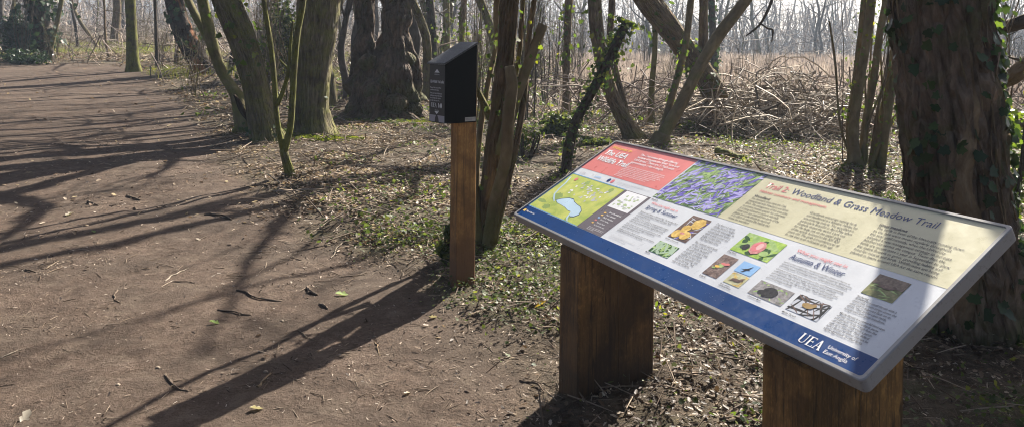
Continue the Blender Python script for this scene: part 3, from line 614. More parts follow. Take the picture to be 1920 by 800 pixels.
# front label, on the face turned to the path:  s runs along -E2 ... as seen from the path, left to right
def lf(v):                       # (s, z, layer) with s 0..0.187 left to right seen from the front
    v = np.asarray(v, float); s = v[..., 0]; out = np.column_stack([np.full(len(s), A0-.0008)-(v[..., 2]+.005)*1.0, W1-s, v[..., 1]]); return qf(out)
def labelpoly(name, polys, mat, lay):
    m = MB()
    for i, p in enumerate(polys):
        p = np.asarray(p, float); m.add(lf(np.column_stack([p, np.full(len(p), -.005+.0004*(lay+.1*i))])), [tuple(range(len(p)))])
    return m.build(name, mat, post)
lab = labelpoly('front_label', [rect(.006, BZ0+.006, .181, BZF-.016)], plain('label_charcoal', (.028, .026, .025), .45), 1)
WHT = plain('label_white', (.60, .60, .60), .5)
labelpoly('arrow_mark', [[(.062, 1.362), (.122, 1.362), (.092, 1.385)]], WHT, 2); labelpoly('arrow_mark', [[(.066, 1.118), (.092, 1.100), (.118, 1.118)]], WHT, 2)
pk = dict(frame=lf, parent=lab, lay=3)
L('Lift lid here', .064, 1.355, .056, WHT, 'label_lettering', .008, **pk)
L('UEA Wildlife Trail leaflet', .014, 1.314, .158, WHT, 'label_lettering', .018, .018, **pk)
L('Please help yourself to\na leaflet and enjoy', .014, 1.272, .128, WHT, 'label_lettering', .027, **pk)
L('When you have finished your\nwalk please return the leaflet\nhere so that other visitors\ncan also make use of it.', .014, 1.237, .140, WHT, 'label_lettering', .056, **pk)
lu = uea(.028, 1.142, .028, frame=lf); labelpoly('crest_mark', lu, WHT, 2.4)
labelpoly('leaf_mark', [disc(.118, 1.152, .006, .012), disc(.112, 1.166, .004, .006), disc(.142, 1.156, .010, .016)], WHT, 2)
L('Take one here', .070, 1.130, .048, WHT, 'label_lettering', .008, **pk)
sv = plain('label_silver', (.30, .29, .32), .5)
labelpoly('slot_surround', [[(.006, BZ0+.006), (.070, BZ0+.006), (.074, 1.076), (.084, 1.094), (.006, 1.094)], [(.118, BZ0+.006), (.181, BZ0+.006), (.181, 1.094), (.100, 1.094), (.112, 1.076)]], sv, 2)
m = MB(); m.add(qf([(A0+.15, W0-.001, BZ0+.008), (A1-.008, W0-.001, BZ0+.008), (A1-.008, W0-.001, BZ0+.034), (A0+.15, W0-.001, BZ0+.034)]), [(0, 1, 2, 3)])
pl = m.build('maker_plate', plain('plate_silver', (.42, .41, .37), .4), post)
def sf(v):
    v = np.asarray(v, float); return qf(np.column_stack([A0+v[:, 0], np.full(len(v), W0-.0018), v[:, 1]]))
L('for the care of this box call\nthe grounds office', .156, BZ0+.028, .070, plain('plate_ink', (.08, .08, .08)), 'plate_lettering', .013, frame=sf, parent=pl)
# ================================================================== trees
def bark_disp(amp, kf=5.0, ks=2.2, flare=.0, lobes=5, fl=.28, lump=0.0, lk=1.4, seed=0, lls=1.2):
    def d(c, s, L, r):
        q = 1-np.abs(vnoise(c*kf+seed, s*kf, L*ks, seed+1))
        o = amp*(q-.6)*1.6 + amp*.5*vnoise(c*kf*2.7, s*kf*2.7, L*ks*2.2, seed+5)
        if lump: o = o + lump*r*fbm(c*lk+seed*2, s*lk, L*lls, seed+9, 2)
        else: o = o + .09*r*vnoise(c*1.1+seed, s*1.1, L*.9, seed+9)
        if flare:
            th = np.arctan2(s, c); e = np.exp(-np.maximum(0, L-.15)/fl)
            o = o + r*flare*e*(.55+.75*np.maximum(0, np.cos(lobes*th+seed+.6*np.sin(2*th)))**1.5)
        return o
    return d
def px_path(ctrl, below=.18, Y=None, front=True):
    c0 = ctrl[0]; P = gnd(c0[0], c0[1]) if Y is None else at(c0[0], c0[1], Y)
    Yb = P[1]; rows = []
    if front: Yb += c0[2]/2*Yb/FPX*.8
    for c in ctrl:
        Yc = Yb + (c[3] if len(c) > 3 else 0); rr = c[2]/2*Yc/FPX
        q = at(c[0], c[1], Yc); rows.append([q[0], q[1], q[2], rr])
    rows = np.array(rows)
    if below and Y is None:
        d = rows[1]-rows[0]; d = d/np.linalg.norm(d[:3]); rows = np.vstack([rows[0]-d*below, rows]); rows[0, 3] = rows[1, 3]*1.03
    return rows
def extend(rows, top, g, rtop=.35, wob=.12, upright=.25):
    rows = list(map(np.array, rows)); d = rows[-1][:3]-rows[-2][:3]; d = d/np.linalg.norm(d); r = rows[-1][3]; z0 = rows[-1][2]
    n = max(2, int((top-z0)/.9)); 
    for k in range(n):
        d = d+np.array([0, 0, upright*.35])+np.append(g.normal(0, wob, 2), 0); d /= np.linalg.norm(d)
        q = rows[-1][:3]+d*.9; rows.append(np.append(q, r*(1-(1-rtop)*(k+1)/n)))
    return np.array(rows)
def grow(mb, p, d, r, Ln, depth, g, seg=5, kids=(3, 5)):
    pts = [np.append(p, r)]; d = d/np.linalg.norm(d); n = 5
    for k in range(n):
        d = d+g.normal(0, .16, 3)+np.array([0, 0, .05]); d /= np.linalg.norm(d)
        pts.append(np.append(pts[-1][:3]+d*Ln/n, max(.0035, r*(1-.75*(k+1)/n))))
    pts = np.array(pts); tube(mb, pts, seg=seg, cap=False, seed=float(g.random()*9))
    if depth:
        for j in range(int(g.integers(kids[0], kids[1]+1))):
            t = g.uniform(.25, 1)*n; i = min(n-1, int(t)); q = pts[i]+(pts[i+1]-pts[i])*(t-i)
            dd = pts[i+1][:3]-pts[i][:3]; dd /= np.linalg.norm(dd); e = g.normal(0, 1, 3); e -= dd*(e@dd); e /= np.linalg.norm(e)
            a = g.uniform(.5, .95); grow(mb, q[:3], dd*math.cos(a)+e*math.sin(a), max(.004, q[3]*.65), Ln*g.uniform(.45, .7), depth-1, g, max(3, seg-1), kids)
def crown(rows, g, n=7, z0=3.2, Ln=2.4, depth=2, kids=(3, 5)):
    mb = MB(); zz = rows[:, 2]; idx = [i for i in range(len(rows)) if zz[i] > z0]
    if not idx: idx = [len(rows)-1]
    for k in range(n):
        i = idx[min(len(idx)-1, int(len(idx)*(k+.5*g.random())/n))]; q = rows[i]; a = k*2.4+g.normal(0, .4); el = g.uniform(.2, .8)
        grow(mb, q[:3], np.array([math.cos(a)*math.cos(el), math.sin(a)*math.cos(el), math.sin(el)]), q[3]*.5, Ln*g.uniform(.7, 1.2), depth, g, 6, kids)
    q = rows[-1]; grow(mb, q[:3]-np.array([0, 0, .1]), np.array([.05, 0, 1.0]), q[3], Ln, depth, g, 6, kids)
    return mb
def ivy_on(rows, s0, s1, n, size, spread, mat, parent, seed, name='ivy', side=None, pw=1.0):
    g = np.random.default_rng(seed); R = spline(rows, .08); P, r = R[:, :3], R[:, 3]
    L_ = np.concatenate([[0], np.cumsum(np.linalg.norm(np.diff(P, axis=0), axis=1))]); s = s0+(s1-s0)*g.random(n)**pw
    cen = np.stack([np.interp(s, L_, P[:, k]) for k in range(3)], -1); rr = np.interp(s, L_, r)
    th = g.uniform(0, 2*math.pi, n) if side is None else g.normal(side, .9, n)
    clump = .5+.5*vnoise(s*2.6, np.cos(th)*1.2, np.sin(th)*1.2, seed); keep = g.random(n) < clump*1.5
    T = np.gradient(P, axis=0); T /= np.linalg.norm(T, axis=1)[:, None]; tt = np.stack([np.interp(s, L_, T[:, k]) for k in range(3)], -1)
    o = np.column_stack([np.cos(th), np.sin(th), np.zeros(n)]); o -= tt*(o*tt).sum(1)[:, None]; o /= np.linalg.norm(o, axis=1)[:, None]
    pos = cen+o*(rr*1.03+.012+np.abs(g.normal(0, spread, n)))[:, None]
    pos, o = pos[keep], o[keep]; m = len(pos); up = o*1.0+np.array([0, 0, .35])
    return scatter(name, mat, IVY_V, IVY_F, pos, rots(g, m, .45, up), g.uniform(size*.55, size*1.25, m), np.clip(g.random(m), 0, 1), parent)
BASES = []
def make_tree(label, ctrl, mat, seed, top=9.0, amp=.006, flare=.5, lobes=5, seg=22, step=.10, crn=(6, 3.4, 2.0, 1), ivy=(), stems=(), name='tree', cat='tree', group=None, kf=5, ks=2.2, lump=0, rtop=.4, upright=.25, trunk_name='trunk', fl=.28):
    g = np.random.default_rng(seed); rows = px_path(ctrl); b = rows[1]
    e = empty(name, (b[0], b[1], float(H(b[0], b[1]))), label, cat, group)
    full = extend(rows, top, g, rtop, upright=upright) if top else rows
    BASES.append((b[0], b[1], rows[1][3]))
    mb = MB(); near = np.array([q for q in full if q[2] < 4.2]); hi = full[max(0, len(near)-1):]
    tube(mb, near, seg, step, bark_disp(amp, kf, ks, flare, lobes, fl, lump, seed=seed), seed=seed)
    if len(hi) > 1: tube(mb, hi, max(8, seg//2), None, None, seed=seed)
    mb.build(trunk_name, mat, e, smooth=True)
    paths = [full]
    for st in stems:
        c, kw = st[0], (st[1] if len(st) > 1 else {})
        Yb = rows[1][1]
        rws = px_path(c, below=0, Y=Yb+kw.get('dy', 0), front=False) if not kw.get('ground') else px_path(c)
        if kw.get('top'): rws = extend(rws, kw['top'], g, .35, upright=kw.get('up', .25))
        mb = MB(); tube(mb, rws, kw.get('seg', 14), step, bark_disp(kw.get('amp', amp*.7), kf, ks, kw.get('flare', 0), 4, fl, kw.get('lump', 0), seed=seed+7), seed=seed+2)
        mb.build(kw.get('name', 'limb'), kw.get('mat', mat), e, smooth=True); paths.append(rws)
    if crn:
        mb = crown(full, g, *crn)
        for p_ in paths[1:]:
            if p_[-1][2] > 2.6: grow(mb, p_[-1][:3], p_[-1][:3]-p_[-2][:3], p_[-1][3], 1.6, 2, g, 5)
        mb.build('crown', BK_TWIG, e, smooth=True)
    for k, iv in enumerate(ivy):
        pi, s0, s1, n, size, spread, m_ = iv[:7]; ivy_on(paths[pi], s0, s1, n, size, spread, m_, e, seed*10+k, side=iv[7] if len(iv) > 7 else None)
    return e, paths

# -- the big ivy clad trunk right behind the board
T1, T1P = make_tree('thick furrowed trunk with pale ivy stem, behind the right end of the board', [(1822, 640, 186), (1814, 520, 176), (1803, 400, 164), (1788, 250, 160), (1772, 120, 158), (1757, -20, 158), (1772, -110, 152), (1796, -190, 124)], BK_IVYTREE, 41, top=None, amp=.038, flare=.12, seg=96, step=.03, kf=8, ks=4.2, fl=.35, crn=None,  # top out of view, bent and cut short to steer its shadow on the board
    stems=[([(1882, 652, 98, .12), (1868, 520, 82, .12), (1856, 400, 76, .12), (1842, 250, 72, .12), (1830, 100, 66, .12), (1824, -20, 60, .14), (1848, -110, 58, .14), (1880, -180, 50, .14)], dict(seg=48, amp=.016, name='second_stem')),
           ([(1812, 655, 58, -.12), (1803, 585, 50, -.16), (1826, 520, 40, -.19), (1822, 440, 42, -.20), (1806, 360, 40, -.20), (1812, 280, 34, -.20), (1822, 200, 38, -.19), (1812, 110, 30, -.19), (1803, -20, 34, -.19)], dict(seg=22, amp=.010, lump=.25, name='ivy_stem', mat=BK_VINE)), ([(1792, -165, 84), (1880, -270, 70), (2010, -390, 58), (2120, -560, 44)], dict(name='limb', seg=20)), ([(1785, -170, 60), (1735, -270, 44), (1690, -400, 34), (1670, -560, 26)], dict(name='limb', seg=16))],  # both limbs added out of view to throw soft shadow streaks on the board
    ivy=[(0, .1, 2.5, 560, .060, .014, M_IVYD), (1, .1, 2.6, 900, .060, .022, M_IVYD), (1, .3, 2.5, 169, 0.055, 0.084, M_IVYB, 0.2)])
g1 = np.random.default_rng(77)
for k in range(8):
    a = g1.uniform(-2.9, -.3); pts = []; R1 = spline(T1P[0], .1)
    for j in range(6, 34, 2):
        q = R1[min(j, len(R1)-1)]; a += g1.normal(0, .16); pts.append([q[0]+math.cos(a)*(q[3]*1.03+.004), q[1]+math.sin(a)*(q[3]*1.03+.004), q[2], g1.uniform(.002, .0055)])
    mb = MB(); tube(mb, pts[g1.integers(0, 3):], 5, .04, seed=k); mb.build('creeping_vine', BK_VINE, T1, smooth=True)
# -- old burry double pollard in the middle distance
def pollard():
    P = gnd(717, 226); Yc = P[1]+.55; e = empty('pollard_tree', (P[0], Yc, float(H(P[0], Yc))), 'old burry tree splitting into two dark stems above a swollen mossy base', 'tree')
    def T(rows): return np.array([[*at(x, y, Yc+dy), w/2*Yc/FPX] for x, y, w, dy in rows])
    mb = MB(); D = lambda s, l: bark_disp(.03, 6, 2.0, 0, 5, .3, l, 2.3, s, 2.4)
    base = T([(716, 246, 150, 0), (716, 228, 150, 0), (716, 206, 122, 0), (715, 180, 112, 0), (716, 156, 100, 0), (717, 140, 76, 0), (718, 130, 30, 0)])
    tube(mb, base, 72, .07, bark_disp(.035, 6, 1.6, .34, 7, .42, .24, 2.2, 3, 2.6), seed=1)
    tube(mb, extend(T([(694, 190, 66, -.1), (690, 150, 66, -.1), (684, 122, 46, -.1), (684, 96, 40, -.05), (684, 62, 28, 0), (683, 20, 31, 0), (682, -20, 34, 0)]), 9, g1, .4), 48, .06, D(5, .42), seed=2)
    tube(mb, extend(T([(744, 190, 84, -.1), (744, 150, 86, -.1), (745, 118, 70, -.05), (745, 95, 66, 0), (744, 60, 50, 0), (745, 20, 50, 0), (746, -20, 48, 0)]), 10, g1, .4), 52, .06, D(8, .42), seed=3)
    for x, y, w, dy in ((690, 118, 34, -.3), (733, 150, 40, -.45), (706, 172, 38, -.55), (757, 165, 40, -.4), (672, 112, 24, 0), (762, 112, 30, -.2), (700, 205, 44, -.6), (742, 195, 40, -.6), (668, 205, 36, -.35), (775, 205, 30, -.3)):
        c = at(x, y, Yc+dy); r = w/2*Yc/FPX; pts = [[c[0], c[1], c[2]-r, r*.25], [c[0], c[1], c[2]-r*.6, r*.8], [c[0], c[1], c[2], r], [c[0], c[1], c[2]+r*.6, r*.78], [c[0], c[1], c[2]+r, r*.2]]
        tube(mb, pts, 22, .04, bark_disp(.02, 4, 3, 0, 5, .3, .25, 2, x, 3), seed=x*.1)
    for a in np.linspace(-2.9, .1, 8):
        L_ = g1.uniform(.5, .95); d = np.array([math.cos(a), math.sin(a)]); c = np.array([P[0], Yc]); pts = []
        for t in np.linspace(0, 1, 7):
            q = c+d*(.45+L_*t)+np.array([-d[1], d[0]])*.1*math.sin(4*t+a*3); pts.append([q[0], q[1], float(H(*q))+.32*(1-t)**2-.03-.05*t, .14*(1-t)+.03])
        tube(mb, pts, 16, .06, bark_disp(.02, 4, 3, 0, 5, .3, .2, 2, int(a*10)+40, 2), seed=a)
    mb.build('trunk', BK_POLLARD, e, smooth=True)
    rows = extend(T([(688, -10, 40, 0), (687, -20, 40, 0)]), 9, g1, .4); mb = crown(rows, g1, 6, 3.5, 2.6, 2); rows = extend(T([(747, -10, 44, 0), (748, -20, 44, 0)]), 9, g1, .4)
    m2 = crown(rows, g1, 6, 3.5, 2.6, 2); mb.add(np.concatenate(m2.V), m2.F, np.concatenate(m2.A)); mb.build('crown', BK_TWIG, e, smooth=True)
    m = moss_patch((P[0]+.35, Yc-.75), 1.05, .55, 900, 61); m.parent = e; m.matrix_parent_inverse = e.matrix_basis.inverted(); m.name = 'moss'
M_MOSS = leaf_mat('moss_tufts', [(0, (.055, .075, .012)), (.6, (.12, .15, .02)), (1, (.22, .23, .035))], .35, 1.8, .9, .1)
def moss_patch(c, rx, ry, n, seed):
    g = np.random.default_rng(seed); a = g.uniform(0, 2*math.pi, n*6); q = np.sqrt(g.random(n*6)); x = c[0]+rx*q*np.cos(a); y = c[1]+ry*q*np.sin(a)
    N = n*6; return scatter('moss', M_MOSS, OVAL_V, OVAL_F, np.column_stack([x, y, H(x, y)+g.uniform(.005, .05, N)]), rots(g, N, .7), g.uniform(.03, .06, N), g.random(N))
pollard()
# -- the group left of centre
T3, _ = make_tree('tall straight grey-green trunk with a mossy foot, right of the leaning mossy trunk', [(588, 256, 72), (584, 200, 62), (587, 120, 66), (594, 40, 74), (598, -20, 76)], BK_GREY, 43, top=12, amp=.016, flare=.32, lobes=4, seg=64, step=.06, kf=9, ks=1.8, crn=(6, 3.6, 3.2, 2, (2, 3)),
    stems=[([(583, 90, 30, .1), (586, 50, 28, -.1), (596, 0, 27, -.2), (606, -30, 26, -.2)], dict(top=7))], ivy=[(0, .3, .9, 40, 0.076, 0.012, M_IVYD)])
mo = moss_patch((gnd(590, 262)[0]+.05, gnd(590, 262)[1]+.1), .75, .32, 260, 62); mo.parent = T3; mo.matrix_parent_inverse = T3.matrix_basis.inverted()
make_tree('brown trunk leaning left with a dark hollow side, beside the straight grey-green trunk', [(502, 268, 60), (487, 200, 50), (474, 140, 50), (456, 80, 52), (436, 30, 52), (418, -20, 50)], BK_GREY, 44, top=10, amp=.012, flare=.3, seg=52, step=.06, kf=8, ks=1.8, crn=(5, 3.4, 2.8, 2, (2, 3)),
    stems=[([(483, 262, 26, .2), (478, 190, 24, .25), (470, 130, 20, .3), (462, 70, 16, .3)], dict(mat=BK_DARK, name='dead_limb'))],
    ivy=[(0, 1.2, 2.6, 110, 0.085, 0.060, M_IVYB), (0, .1, .5, 60, 0.076, 0.030, M_IVYD)])
def hollow():
    e, P = make_tree('curved slim trunk rising from a hollow stump, just left of the leaning brown trunk', [(471, 250, 50), (459, 218, 40), (444, 180, 25), (428, 155, 20), (413, 130, 20), (399, 88, 22), (388, 40, 20), (374, -20, 19)], BK_SMOOTH, 45, top=8, amp=.005, flare=.45, seg=34, step=.05, crn=(4, 3.0, 2.2, 2, (2, 3)),
        stems=[([(396, 84, 17), (384, 60, 16, .1), (366, 28, 15, .2), (344, -15, 14, .3)], dict(top=6)), ([(447, 235, 12, -.15), (437, 252, 10, -.2), (424, 266, 6, -.25)], dict(name='root')), ([(492, 240, 12, -.2), (500, 258, 10, -.25), (512, 268, 6, -.3)], dict(name='root'))], ivy=[(0, .15, .6, 45, 0.076, 0.036, M_IVYB)])
    b = P[0]; yy = b[1][1]-b[1][3]*.8-.03
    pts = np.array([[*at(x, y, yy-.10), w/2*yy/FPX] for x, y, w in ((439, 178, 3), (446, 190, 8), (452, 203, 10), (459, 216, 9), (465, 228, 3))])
    mb = MB(); tube(mb, pts, 14, .04, bark_disp(.008, 3, 4, seed=3)); mb.build('hollow', plain('hollow_shade', (.035, .024, .016), .95, .1), e, smooth=True)  # solid dark tube standing in for the shade inside the hollow
hollow()
make_tree('slender green forked sapling with two upright stems in front of the grey-green trunk', [(546, 333, 15), (538, 306, 14), (531, 280, 13)], BK_MOSS, 46, top=None, amp=.003, flare=.4, seg=18, step=.05, crn=None, name='sapling', cat='sapling',
    stems=[([(531, 281, 12), (523, 245, 10), (518, 210, 10), (514, 150, 10), (508, 90, 10), (498, 26, 9), (491, -20, 9)], dict(top=4.5, name='stem', seg=12)), ([(533, 284, 13), (544, 240, 12), (548, 190, 12), (552, 120, 12), (558, 60, 12), (569, -20, 12)], dict(top=5, name='stem', seg=12)),
           ([(520, 197, 8), (531, 170, 8), (541, 135, 7), (544, 90, 6), (549, 40, 5)], dict(name='branch', seg=8)), ([(549, 150, 4), (540, 130, 4), (524, 112, 3)], dict(name='branch', seg=6))])
make_tree('mossy upright trunk standing at the far right edge of the path', [(252, 136, 24), (249, 110, 21), (247, 60, 19), (243, -20, 18)], BK_MOSS, 47, top=11, amp=.008, flare=.4, seg=26, step=.12, crn=(5, 4, 3, 2, (2, 3)))
make_tree('broken dark trunk leaning left with a torn reddish patch of bark', [(383, 140, 38), (368, 108, 38), (350, 72, 38), (334, 30, 34), (320, -20, 30)], BK_ROT, 48, top=8, amp=.02, flare=.2, seg=34, step=.14, crn=(3, 4.5, 2.6, 2, (2, 3)), ivy=[(0, 1.0, 4, 120, 0.187, 0.072, M_IVYD)])
# -- behind the leaflet post
T8, _ = make_tree('cut back multi-stemmed tree right behind the leaflet post', [(903, 464, 34), (913, 395, 33, -.05), (920, 330, 32, -.12), (926, 262, 30, -.15), (936, 195, 30, -.2), (946, 120, 33, -.25), (952, 50, 34, -.3), (957, -20, 34, -.4)], BK_BROWN, 49, top=6, amp=.009, flare=.25, seg=40, step=.045, kf=7, crn=(3, 3.0, 1.6, 2, (2, 3)), name='coppiced_tree',
    stems=[([(916, 462, 26, -.15), (926, 390, 23, -.25), (948, 300, 22, -.35), (953, 220, 23, -.42), (960, 160, 22, -.42), (955, 124, 19, -.42)], dict(name='cut_stem', mat=BK_HAZEL, seg=20)), ([(938, 290, 22, -.22), (958, 215, 22, -.25), (976, 162, 20, -.22), (996, 105, 20, -.2), (1018, 46, 20, -.2)], dict(name='cut_stem', seg=18, mat=BK_HAZEL)),  # cut stems in a paler bark, their sunlit tone put into the colour
           ([(920, 222, 14, -.08), (908, 196, 12, -.12), (896, 172, 10, -.15), (884, 150, 9, -.2)], dict(name='branch', seg=10)), ([(962, 170, 10, -.1), (972, 110, 9, -.1), (978, 40, 8, -.1), (982, -20, 8, -.1)], dict(name='shoot', seg=8, top=4.5)), ([(899, 455, 15, -.1), (892, 360, 13, -.1), (897, 270, 12, -.05), (912, 170, 11, 0), (930, 80, 10, 0), (936, -20, 10, 0)], dict(name='stem', seg=12, top=4.5, mat=BK_HAZEL)), ([(926, 455, 15, -.2), (944, 370, 14, -.3), (968, 270, 13, -.3), (984, 170, 12, -.2), (990, 80, 11, -.2), (1004, -20, 10, -.2)], dict(name='stem', seg=12, top=5, mat=BK_BROWN))],
    ivy=[(0, .1, 1.9, 200, 0.036, 0.072, M_IVYG), (0, .5, 2.3, 39, 0.036, 0.084, M_IVYB), (2, .1, .9, 16, 0.036, 0.048, M_IVYB)])
make_tree('slim straight ivy-flecked trunk between the cut back tree and the ivy-covered pole', [(1063, 212, 15), (1062, 130, 14), (1064, 60, 14), (1068, -20, 14)], BK_BROWN, 50, top=10, amp=.005, flare=.3, seg=20, step=.1, crn=(4, 3.5, 2.2, 2, (2, 3)), ivy=[(0, 1.2, 3.4, 104, 0.111, 0.108, M_IVYB)])
make_tree('broken pole wrapped in ivy, leaning right, left of the board top', [(1060, 325, 18), (1066, 282, 19), (1076, 240, 18), (1090, 208, 18), (1106, 180, 17), (1124, 146, 18), (1142, 112, 19), (1160, 74, 19), (1174, 42, 14)], BK_DARK, 51, top=None, amp=.006, flare=.3, seg=20, step=.05, crn=None, name='dead_tree',
    ivy=[(0, .2, 2.6, 380, .046, .035, M_IVYG), (0, 1.2, 2.75, 300, .05, .11, M_IVYG), (0, 1.4, 2.75, 200, .046, .12, M_IVYB), (0, .5, 2.7, 240, .05, .04, M_IVYD)])
make_tree('bowed brown double trunk behind the top left corner of the board', [(1189, 264, 34), (1176, 236, 27), (1160, 205, 27), (1147, 175, 28), (1134, 135, 27), (1123, 87, 27), (1117, 40, 27), (1113, -20, 27)], BK_BROWN, 52, top=9, amp=.010, flare=.45, seg=34, step=.06, kf=7, crn=(5, 3.3, 2.6, 2, (2, 3)),
    stems=[([(1180, 238, 15, .15), (1168, 190, 14, .2), (1154, 140, 13, .25), (1144, 80, 12, .3), (1147, 20, 11, .3), (1151, -20, 11, .3)], dict(top=7, name='second_stem'))], ivy=[(0, 1.4, 2.6, 58, 0.076, 0.060, M_IVYB)])
make_tree('thin upright stem between the bowed trunk and the forked tree', [(1221, 236, 13), (1222, 170, 11), (1228, 90, 10), (1226, 40, 9), (1208, -20, 8)], BK_SMOOTH, 53, top=8, amp=.004, flare=.3, seg=16, step=.1, crn=(4, 3.5, 1.8, 2, (2, 3)), ivy=[(0, 1.2, 3, 52, 0.085, 0.072, M_IVYB)])
make_tree('forked tree with two slanting grey limbs rising just behind the board top', [(1234, 273, 30), (1244, 250, 27)], BK_HAZEL, 54, top=None, amp=.006, flare=.25, seg=30, step=.05, crn=(1, 9, .3, 0),
    stems=[([(1241, 256, 23), (1258, 226, 23), (1277, 194, 23), (1299, 150, 22), (1324, 104, 22), (1352, 60, 22), (1386, 16, 21), (1410, -20, 20)], dict(top=8, up=.5, seg=24)), ([(1237, 262, 15, .1), (1250, 215, 14, .12), (1263, 170, 13, .15), (1276, 125, 13, .2), (1287, 75, 12, .2), (1297, -20, 12, .2)], dict(top=7, seg=16)), ([(1417, -34, 9), (1450, -30, 7), (1447, 2, 6), (1428, 42, 5), (1412, 58, 4), (1398, 68, 2)], dict(name='branch', seg=8, mat=BK_DARK)), ([(1427, 45, 4), (1440, 54, 4), (1449, 57, 4), (1447, 80, 2)], dict(name='branch', seg=7, mat=BK_DARK))], ivy=[(2, .6, 1.6, 58, 0.064, 0.060, M_IVYB)])
make_tree('thick brown trunk leaning steeply left beside the brushwood heap', [(1368, 240, 52), (1350, 206, 46), (1333, 166, 44), (1308, 125, 43), (1281, 87, 43), (1248, 44, 44), (1205, -16, 44)], BK_BROWN, 55, top=8, amp=.014, flare=.35, seg=52, step=.07, kf=8, ks=2, upright=.45, crn=(6, 3.2, 3, 2, (2, 3)),
    stems=[([(1312, 128, 20), (1317, 90, 17), (1318, 40, 16), (1320, -20, 15)], dict(top=8, up=.3))], ivy=[(0, 1.0, 2.8, 97, 0.093, 0.060, M_IVYB), (0, .8, 2.4, 80, 0.085, 0.036, M_IVYD)])
make_tree('thin ivy-hung stem behind the steeply leaning trunk', [(1342, 180, 15), (1340, 130, 14), (1336, 60, 13), (1333, -20, 12)], BK_DARK, 56, top=9, amp=.004, flare=.3, seg=16, step=.12, crn=(4, 3.5, 2.2, 2, (2, 3)), ivy=[(0, .8, 4, 200, 0.128, 0.096, M_IVYD)])
# -- coppice stool right of the heap
STOOL, STP = make_tree('coppiced stool of many upright ivy-leaved stems between the heap and the thick trunk', [(1606, 316, 24), (1600, 250, 17), (1612, 160, 16), (1624, 80, 15), (1636, -20, 15)], BK_HAZEL, 57, top=5, amp=.004, flare=.5, seg=20, step=.06, crn=(3, 2.8, 1.6, 2, (2, 3)), name='coppice_stool', cat='coppice stool', trunk_name='stem',
    stems=[([(1618, 318, 16, .1), (1622, 240, 14, .1), (1638, 150, 13, .1), (1650, 60, 13, .1), (1667, -20, 12, .1)], dict(name='stem', top=5)), ([(1632, 316, 14, .2), (1650, 230, 13, .2), (1668, 150, 12, .25), (1680, 60, 12, .3), (1690, -20, 11, .3)], dict(name='stem', top=5)),
           ([(1652, 322, 16, -.1), (1660, 250, 14, -.1), (1672, 170, 13, 0), (1684, 95, 12, 0)], dict(name='stem')), ([(1598, 318, 13, .3), (1592, 240, 12, .3), (1604, 150, 11, .3), (1618, 20, 10, .3), (1622, -20, 10, .3)], dict(name='stem', top=4.5)),
           ([(1628, 330, 9, -.1), (1650, 270, 8, -.1), (1680, 215, 7, 0)], dict(name='stem', seg=8)), ([(1690, 330, 12, -.2), (1668, 345, 12, -.25), (1645, 362, 10, -.3)], dict(name='fallen_stem', seg=10)), ([(1720, 300, 14, -.1), (1690, 330, 14, -.2), (1662, 372, 12, -.4)], dict(name='fallen_stem', seg=10, mat=BK_PALE)),
           ([(1600, 310, 5, .1), (1575, 230, 4, .1), (1566, 120, 4, .1), (1555, 40, 3, .1)], dict(name='shoot', seg=6)), ([(1612, 300, 5, 0), (1640, 200, 4, 0), (1690, 110, 3, 0), (1740, 60, 3, 0)], dict(name='shoot', seg=6))],
    ivy=[(0, .8, 2.6, 130, .042, .12, M_IVYB), (1, .6, 2.6, 130, .042, .12, M_IVYB), (2, .3, 2.6, 150, .042, .14, M_IVYB), (3, .1, 1.3, 90, .042, .10, M_IVYB), (4, .6, 2.4, 60, .04, .1, M_IVYG)])
for k in range(9):
    b = STP[0][1][:3]+np.array([g1.normal(.18, .22), g1.normal(.1, .15), 0]); lx, ly = g1.normal(.25, .3), g1.normal(0, .3); r = g1.uniform(.007, .018)
    rw = np.array([[b[0], b[1], b[2]-.1, r*1.1], [b[0]+lx*.2+g1.normal(0, .04), b[1]+ly*.2, b[2]+.7, r], [b[0]+lx*.6+g1.normal(0, .06), b[1]+ly*.6, b[2]+1.6, r*.75], [b[0]+lx, b[1]+ly, b[2]+g1.uniform(2.4, 3.6), r*.45]])
    mb = MB(); tube(mb, rw, 8, .08, bark_disp(.002, 4, 3, seed=k), seed=k); mb.build('shoot', [BK_HAZEL, BK_TWIG, BK_BROWN][k % 3], STOOL, smooth=True)
